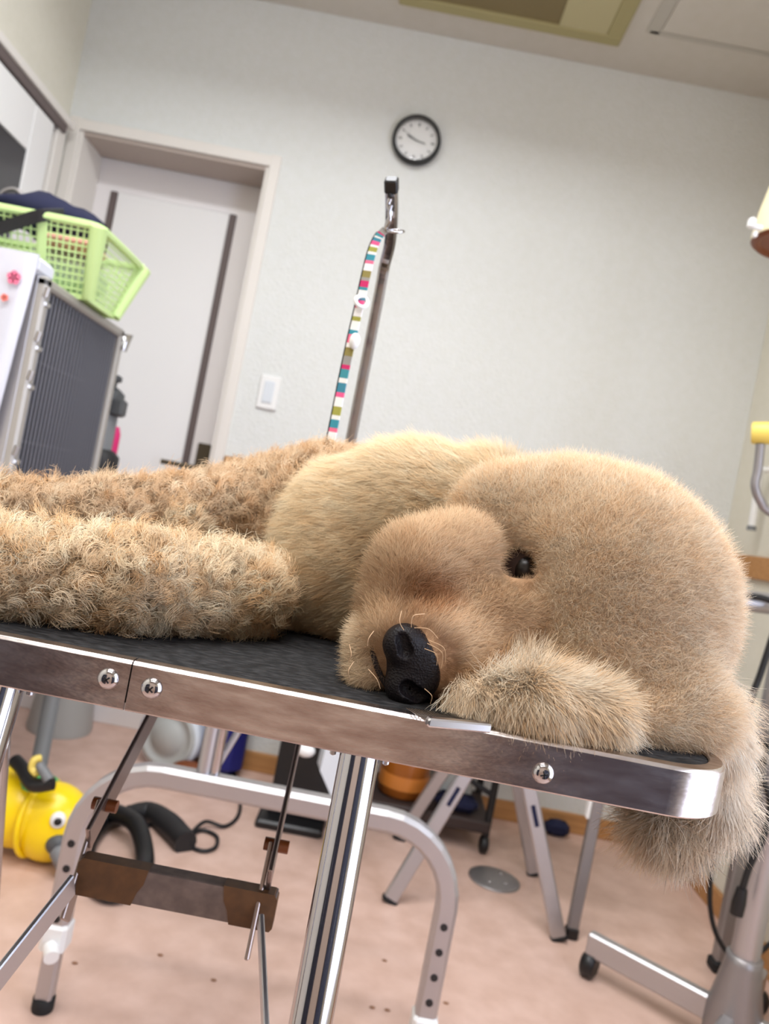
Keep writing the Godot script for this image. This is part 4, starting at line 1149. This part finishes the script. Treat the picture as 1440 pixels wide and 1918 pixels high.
func dog() -> void:
	var base := Vector3(0.0, 0.819, -0.58)
	var dg := thing("dog", base, "apricot poodle with a big fluffy round head lying on its side on the grooming table", "dog")
	# lower foreleg, upper foreleg, elbow
	prim(P(-160, 1054, 0.44), P(10, 1064, 0.456), 0.018, 0.019, 0)
	prim(P(10, 1064, 0.456), P(250, 1090, 0.480), 0.019, 0.0225, 0)
	prim(P(250, 1090, 0.480), P(462, 1112, 0.540), 0.0225, 0.0215, 0)
	prim(P(520, 1130, 0.60), P(548, 1140, 0.62), 0.014, 0.012, 0)
	prim(P(-160, 962, 0.53), P(200, 968, 0.575), 0.015, 0.018, 1)
	prim(P(200, 968, 0.575), P(430, 958, 0.64), 0.018, 0.023, 1)
	prim(P(330, 985, 0.585), P(350, 985, 0.60), 0.010, 0.010, 0)
	# trunk and rump
	prim(P(610, 985, 0.67), P(330, 1016, 0.71), 0.060, 0.044, 1, 1.0, 0.02)
	prim(P(330, 1016, 0.71), P(-60, 1012, 0.72), 0.044, 0.036, 1, 1.0, 0.02)
	# neck
	prim(P(775, 975, 0.605), P(685, 1012, 0.615), 0.055, 0.064, 2, 0.9, 0.012)
	prim(P(900, 935, 0.60), P(760, 970, 0.605), 0.034, 0.053, 2, 0.9, 0.012)
	prim(P(665, 1080, 0.60), P(640, 1064, 0.60), 0.042, 0.046, 2, 0.9, 0.012)
	# head
	prim(P(1108, 1122, 0.515), P(1120, 1130, 0.515), 0.0815, 0.0810, 3, 0.76, 0.010)
	prim(P(955, 985, 0.515), P(1050, 985, 0.515), 0.034, 0.036, 3, 0.8, 0.014)
	prim(P(1080, 1230, 0.475), P(1225, 1285, 0.475), 0.030, 0.031, 3, 0.8, 0.014)
	prim(P(1180, 1342, 0.452), P(1305, 1350, 0.468), 0.013, 0.016, 3, 1.0, 0.014)
	# muzzle
	prim(P(850, 1185, 0.480), P(945, 1150, 0.482), 0.036, 0.032, 4, 0.9, 0.010)
	prim(P(786, 1074, 0.474), P(860, 1060, 0.486), 0.0265, 0.028, 4, 0.9, 0.010)
	prim(P(800, 1215, 0.454), P(850, 1240, 0.458), 0.026, 0.024, 4, 1.0, 0.010)
	prim(P(745, 1140, 0.472), P(760, 1120, 0.475), 0.019, 0.020, 4, 1.0, 0.010)
	prim(P(738, 1190, 0.456), P(740, 1205, 0.456), 0.015, 0.015, 4, 1.0, 0.008)
	prim(P(735, 1245, 0.462), P(745, 1262, 0.462), 0.014, 0.012, 7, 1.0, 0.006)
	prim(P(700, 1200, 0.462), P(695, 1275, 0.452), 0.0125, 0.0105, 7, 1.0, 0.003)
	# paw under the cheek
	prim(P(880, 1310, 0.436), P(1000, 1315, 0.428), 0.013, 0.0145, 5, 1.0, 0.006)
	prim(P(1000, 1315, 0.428), P(1115, 1338, 0.434), 0.0145, 0.0125, 5, 1.0, 0.006)
	# ear that hangs over the table end
	prim(P(1295, 1315, 0.50), P(1326, 1370, 0.505), 0.022, 0.015, 6, 1.0, 0.012)
	prim(P(1332, 1380, 0.51), P(1330, 1480, 0.54), 0.011, 0.011, 6, 1.0, 0.010)
	prim(P(1330, 1480, 0.54), P(1275, 1530, 0.54), 0.011, 0.010, 6, 1.0, 0.010)
	prim(P(1275, 1530, 0.54), P(1195, 1515, 0.53), 0.011, 0.006, 6, 1.0, 0.010)
	build_field()
	# the eye lies in a hollow of its own
	ed = 0.40
	while ed < 0.52:
		var nearest := 1.0
		for q in prims: nearest = minf(nearest, prim_d(P(972, 1060, ed), q))
		if nearest < 0.0: break
		ed += 0.0005
	var hollow := P(972, 1060, ed + 0.001)
	var hl := (hollow - g0) / gh
	for iz in range(int(hl.z) - 5, int(hl.z) + 7):
		for iy in range(int(hl.y) - 5, int(hl.y) + 7):
			for ix in range(int(hl.x) - 5, int(hl.x) + 7):
				var pp := g0 + Vector3(ix, iy, iz) * gh
				var i := (iz * gy + iy) * gx + ix
				field[i] = maxf(field[i], 0.0125 - (pp - hollow).length())
	print("eye depth ", ed)
	# eye and nose places
	var eye := P(981, 1067, ed + 0.0060)
	var nose := P(778, 1243, 0.439)
	var r := nets(field, gx, gy, gz, g0, gh)
	var body := MeshInstance3D.new()
	body.name = "body"
	body.mesh = net_mesh(r, base)
	var skin := mat(c8(190, 152, 116), 0.9)
	body.material_override = skin
	dg.add_child(body)
	off[body] = base
	coat(dg, r, eye, nose)
	face(dg, eye, nose)

# what the coat is like in each region: tufts per square metre, lengths, lift, flow, colours
func coat(dg: Node3D, r: Array, eye: Vector3, nose: Vector3) -> void:
	var V: PackedVector3Array = r[0]
	var N: PackedVector3Array = r[1]
	var Q: PackedInt32Array = r[2]
	var region := PackedInt32Array()
	region.resize(V.size())
	for i in V.size():
		var best := 1e9
		for q in prims:
			var d := prim_d(V[i], q)
			if d < best:
				best = d; region[i] = q[5]
	# region: [name, density, min length, max length, lift, flow, jitter, colour a, colour b]
	var R := [
		["curly_leg_coat", 180000.0, 0.012, 0.019, 0.62, Vector3(0.5, -0.6, 0.4), 0.4, lin(236, 192, 140), lin(255, 240, 208)],
		["curly_body_coat", 170000.0, 0.012, 0.019, 0.62, Vector3(-0.4, -0.7, 0.3), 0.4, lin(222, 176, 128), lin(253, 230, 196)],
		["neck_hair", 300000.0, 0.016, 0.026, 0.30, Vector3(-0.85, -0.55, 0.1), 0.16, lin(255, 214, 160), lin(255, 242, 210)],
		["head_fluff", 420000.0, 0.012, 0.0165, 0.62, Vector3(0.2, 0.1, 0.2), 0.46, lin(242, 196, 142), lin(255, 243, 218)],
		["muzzle_hair", 420000.0, 0.009, 0.014, 0.55, Vector3(-0.3, 0.5, 0.2), 0.26, lin(234, 190, 144), lin(250, 224, 188)],
		["paw_hair", 330000.0, 0.018, 0.028, 0.34, Vector3(0.55, -0.75, 0.35), 0.2, lin(248, 204, 152), lin(255, 245, 224)],
		["ear_hair", 300000.0, 0.020, 0.036, 0.16, Vector3(-0.05, -1.0, 0.05), 0.34, lin(250, 216, 176), lin(255, 242, 220)],
		["chin_hair", 420000.0, 0.008, 0.012, 0.5, Vector3(-0.7, -0.5, 0.4), 0.3, lin(234, 200, 160), lin(250, 228, 194)],
	]
	var kinds := []
	for k in 3:
		kinds.append({
			"curl": tuft(18, 10, 0.09, 0.12, 0.26, 1.35, 0.022, 0.0, 0.95, 0.72, 0.68),
			"fluff": tuft(16, 4, 0.34, 0.55, 0.05, 0.7, 0.016, 0.10, 0.1, 0.8, 0.6),
			"puff": tuft(19, 5, 0.36, 0.55, 0.09, 1.0, 0.0125, 0.12, 0.1, 0.75, 0.95),
			"long": tuft(19, 6, 0.18, 0.22, 0.045, 0.9, 0.0088, 0.18, 0.5, 0.75, 0.3),
		})
	var kind_of := ["curl", "curl", "long", "puff", "fluff", "long", "long", "fluff"]
	var bufs := []
	for g in 8:
		bufs.append([PackedFloat32Array(), PackedFloat32Array(), PackedFloat32Array()])
	var camp := Vector3(0, CAM_Y, 0)
	var noise := FastNoiseLite.new()
	noise.frequency = 60.0; noise.seed = 5
	var cnoise := FastNoiseLite.new()
	cnoise.frequency = 90.0; cnoise.seed = 11
	var clumps := FastNoiseLite.new()
	clumps.frequency = 115.0; clumps.seed = 23; clumps.fractal_octaves = 2
	var eyev := (camp - eye).normalized()
	var lid := P(968, 1058, ed + 0.0060)
	var muz := P(830, 1160, 0.47)
	for qi in range(0, Q.size(), 4):
		var a := V[Q[qi]]
		var b := V[Q[qi + 1]]
		var c := V[Q[qi + 2]]
		var e := V[Q[qi + 3]]
		var area_ := ((c - a).cross(e - b)).length() * 0.5
		var reg := region[Q[qi + rng.randi() % 4]]
		var info: Array = R[reg]
		var nq := N[Q[qi]]
		var facing := nq.dot((camp - a).normalized())
		var vis := 1.0 if facing > -0.35 else 0.4
		if a.x < -0.36: vis *= 0.5
		var want: float = area_ * info[1] * vis
		var cnt := int(want + rng.randf())
		for s in cnt:
			var u := rng.randf()
			var w := rng.randf()
			var p := a.lerp(b, u).lerp(e.lerp(c, u), w)
			if p.y < 0.8215 and p.x < 0.215 and p.y > 0.78: continue
			var n := N[Q[qi]].lerp(N[Q[qi + 1]], u).lerp(N[Q[qi + 3]].lerp(N[Q[qi + 2]], u), w).normalized()
			var flow: Vector3 = info[5]
			var lift: float = info[4]
			var len := rng.randf_range(info[2], info[3])
			var col: Color = (info[7] as Color).lerp(info[8], clampf(0.5 + 0.55 * cnoise.get_noise_3dv(p) + rng.randfn(0, 0.32 if reg < 2 else 0.2), 0, 1))
			# keep the eye and the nose clear
			var de := (p - eye) - eyev * (p - eye).dot(eyev)
			var le := de.length()
			if reg == 3 or reg == 4:
				if de.dot(Vector3(-sr, cr, 0)) > -0.0070 and (le < 0.0104 or (p - lid - eyev * (p - lid).dot(eyev)).length() < 0.0128): continue
				if le < 0.027:
					len *= 0.5 + 0.5 * smoothstep(0.0115, 0.027, le)
					flow = de.normalized() * 0.5; lift = 0.85
					col = col.lerp(lin(200, 156, 116), 0.6 * (1.0 - smoothstep(0.0115, 0.020, le)))
			var dn := p - nose
			var dnl := Vector3(dn.x, dn.y, dn.z * 0.8).length()
			if reg == 4 or reg == 7:
				if dnl < 0.0125: continue
				flow = (Vector3(dn.x, dn.y, 0).normalized() + Vector3(0.2, 0.15, 0.12)) if reg == 4 else flow
				if dnl < 0.034:
					len *= 0.4 + 0.6 * smoothstep(0.013, 0.032, dnl)
					lift *= 0.6
					col = col.lerp(lin(140, 94, 62), 0.8 * (1.0 - smoothstep(0.019, 0.030, dnl)))
				# the darker apricot saddle behind the nose
				var sad := (p - P(800, 1130, 0.45)).length()
				var sad2 := (p - P(930, 1265, 0.44)).length()
				col = col.lerp(lin(184, 122, 72), 0.8 * maxf(1.0 - smoothstep(0.006, 0.024, sad), 1.0 - smoothstep(0.004, 0.020, sad2)))
			if reg == 3:
				flow = Vector3(noise.get_noise_3dv(p), noise.get_noise_3dv(p + Vector3(3, 0, 0)), noise.get_noise_3dv(p + Vector3(0, 7, 0))) * 1.3 + Vector3(0, 0.1, 0)
			if reg == 6 and p.y < 0.78: len *= 1.25
			if reg == 0 or reg == 1:
				len *= 0.90 + 0.65 * clampf(clumps.get_noise_3dv(p), -0.6, 0.6)
				flow = flow + Vector3(noise.get_noise_3dv(p), noise.get_noise_3dv(p + Vector3(3, 0, 0)), noise.get_noise_3dv(p + Vector3(0, 7, 0))) * 1.6
			var j: float = info[6]
			flow = (flow - n * flow.dot(n))
			var y := (n * lift + flow * (1.0 - lift * 0.75) + Vector3(rng.randfn(), rng.randfn(), rng.randfn()) * j * 0.6).normalized()
			if y.dot(n) < 0.06: y = (y + n * (0.1 - y.dot(n))).normalized()
			var z := n - y * n.dot(y)
			if z.length() < 0.05: z = y.cross(Vector3(rng.randfn(), rng.randfn(), rng.randfn()))
			z = z.normalized()
			var x := y.cross(z)
			x *= len; y *= len; z *= len
			p -= n * 0.0015 + base_of(dg)
			bufs[reg][rng.randi() % 3].append_array(PackedFloat32Array([x.x, y.x, z.x, p.x, x.y, y.y, z.y, p.y, x.z, y.z, z.z, p.z, col.r, col.g, col.b, 1.0]))
	var hm := hair_mat()
	for g in 8:
		for k in 3:
			var buf: PackedFloat32Array = bufs[g][k]
			if buf.is_empty(): continue
			var mm := MultiMesh.new()
			mm.transform_format = MultiMesh.TRANSFORM_3D
			mm.use_colors = true
			mm.mesh = kinds[k][kind_of[g]]
			mm.instance_count = buf.size() / 16
			mm.buffer = buf
			var o := MultiMeshInstance3D.new()
			o.name = R[g][0]
			o.multimesh = mm
			o.material_override = hm
			o.set_meta("kind", "stuff")
			dg.add_child(o, true)
		print(R[g][0], " ", (bufs[g][0].size() + bufs[g][1].size() + bufs[g][2].size()) / 16)

func base_of(o: Node3D) -> Vector3: return off[o]

func face(dg: Node3D, eye: Vector3, nose: Vector3) -> void:
	var eu := Vector3(-sr, cr, 0)                       # towards the upper side of the lying head
	var ev := Vector3(cr, sr, 0)                        # from chin to forehead
	# nose leather from its own fine field
	var h := 0.0011
	var nx := 44
	var f := PackedFloat32Array()
	f.resize(nx * nx * nx)
	var o := nose - Vector3.ONE * h * nx / 2
	var at := func(x: float, y: float, z: float) -> Vector3: return P(x, y, 0.437) + Vector3(0, 0, z)
	var n1a: Vector3 = at.call(752, 1190, 0.013); var n1b: Vector3 = at.call(758, 1212, 0.013)
	var n2a: Vector3 = at.call(762, 1280, 0.012); var n2b: Vector3 = at.call(790, 1300, 0.008)
	var l1: Vector3 = at.call(755, 1205, 0.003); var l2: Vector3 = at.call(760, 1283, 0.002)
	var g1: Vector3 = at.call(712, 1241, 0.011); var g2: Vector3 = at.call(752, 1240, 0.0155)
	var sub := [[n1a, n1b, 0.0036, 0.0040], [n2a, n2b, 0.0044, 0.0040], [g1, g2, 0.0010, 0.0008]]
	for z in nx:
		for y in nx:
			for x in nx:
				var p := o + Vector3(x, y, z) * h
				var q := p - nose
				var d := (Vector3(q.dot(ev) / 0.0165, q.dot(eu) / 0.0215, q.z / 0.0150).length() - 1.0) * 0.0150
				var d1 := (p - l1).length() - 0.0118
				var e := maxf(0.004 - absf(d - d1), 0.0)
				d = minf(d, d1) - e * e / 0.016
				d1 = (p - l2).length() - 0.0120
				e = maxf(0.004 - absf(d - d1), 0.0)
				d = minf(d, d1) - e * e / 0.016
				if d < 0.004 and d > -0.008:
					for s in sub:
						var pa: Vector3 = p - s[0]
						var ba: Vector3 = s[1] - s[0]
						var t := clampf(pa.dot(ba) / ba.length_squared(), 0, 1)
						var ds := -((pa - ba * t).length() - lerpf(s[2], s[3], t))
						e = maxf(0.0016 - absf(d - ds), 0.0)
						d = maxf(d, ds) + e * e / 0.0064
				f[(z * nx + y) * nx + x] = d
	var ns := MeshInstance3D.new()
	ns.name = "nose"
	ns.mesh = net_mesh(nets(f, nx, nx, nx, o, h), base_of(dg))
	ns.material_override = noisy(mat(c8(24, 20, 22), 0.45), null, Vector3.ONE * 40, noise_tex(0.08, 256, Color.BLACK, Color.WHITE, 31, FastNoiseLite.TYPE_CELLULAR, 1), 0.05)
	ns.material_override.metallic_specular = 0.3
	ns.set_meta("label", "dark leathery nose with two nostrils")
	dg.add_child(ns)
	# eye: dark lids with a glossy ball in them
	var tilt := Basis(Vector3.BACK, ROLL + 0.5)
	part("eyelid", S().ball(P(971, 1062, ed + 0.0082), Vector3(0.0150, 0.0142, 0.0092), 24, tilt), mat(c8(44, 26, 17), 0.9), dg, "dark brown eyelid")
	var arc := []
	var rr := []
	for i in 17:
		var a := deg_to_rad(185.0 + 170.0 * i / 16.0)
		arc.append(P(975 + 34.0 * cos(a), 1064 - 29.0 * sin(a), ed - 0.0030))
		rr.append(0.0008 + 0.0026 * sin(PI * i / 16.0))
	part("lower_eyelid", S().tube(arc, rr, 10), mat(c8(58, 36, 24), 0.9), dg, "dark brown lower eyelid")
	part("eyeball", S().ball(eye, Vector3(0.0092, 0.0102, 0.0098), 28), mat(c8(13, 9, 8), 0.3), dg, "glossy dark eye")
	# lip line beside the nose
	part("lip", S().tube(curve([P(698, 1176, 0.452), P(695, 1205, 0.4475), P(701, 1235, 0.4445), P(711, 1262, 0.443), P(724, 1286, 0.442)]), [0.0004, 0.0005, 0.0006, 0.0007, 0.0008, 0.0010, 0.0011, 0.0012, 0.0013, 0.0014, 0.0015, 0.0016, 0.0017, 0.0018, 0.0018, 0.0018, 0.0018, 0.0018, 0.0017, 0.0017, 0.0016, 0.0015, 0.0014, 0.0013, 0.0012].slice(0, 25), 8), mat(c8(28, 18, 17), 0.9), dg, "dark lip edge")
	# pale whiskers
	var wm := mat(c8(204, 168, 130), 0.7)
	for s in [[752, 1144, 756, 1180, 6], [770, 1175, 796, 1150, -14], [776, 1176, 820, 1196, -10], [700, 1182, 688, 1210, 4], [654, 1207, 652, 1240, -5], [655, 1272, 662, 1240, -6], [795, 1215, 818, 1246, -12], [800, 1205, 826, 1252, -16], [804, 1200, 834, 1240, -14], [795, 1290, 806, 1318, -8], [712, 1290, 690, 1254, 5]]:
		var w0 := P(s[0], s[1], 0.424)
		var w1 := P(s[2], s[3], 0.424)
		var mid := (w0 + w1) / 2 + (w1 - w0).cross(Vector3.BACK).normalized() * px(s[4], 0.424) + Vector3(0, 0, 0.003)
		part("whisker", S().tube(curve([w0, mid, w1], 7), 0.00022, 5), wm, dg)
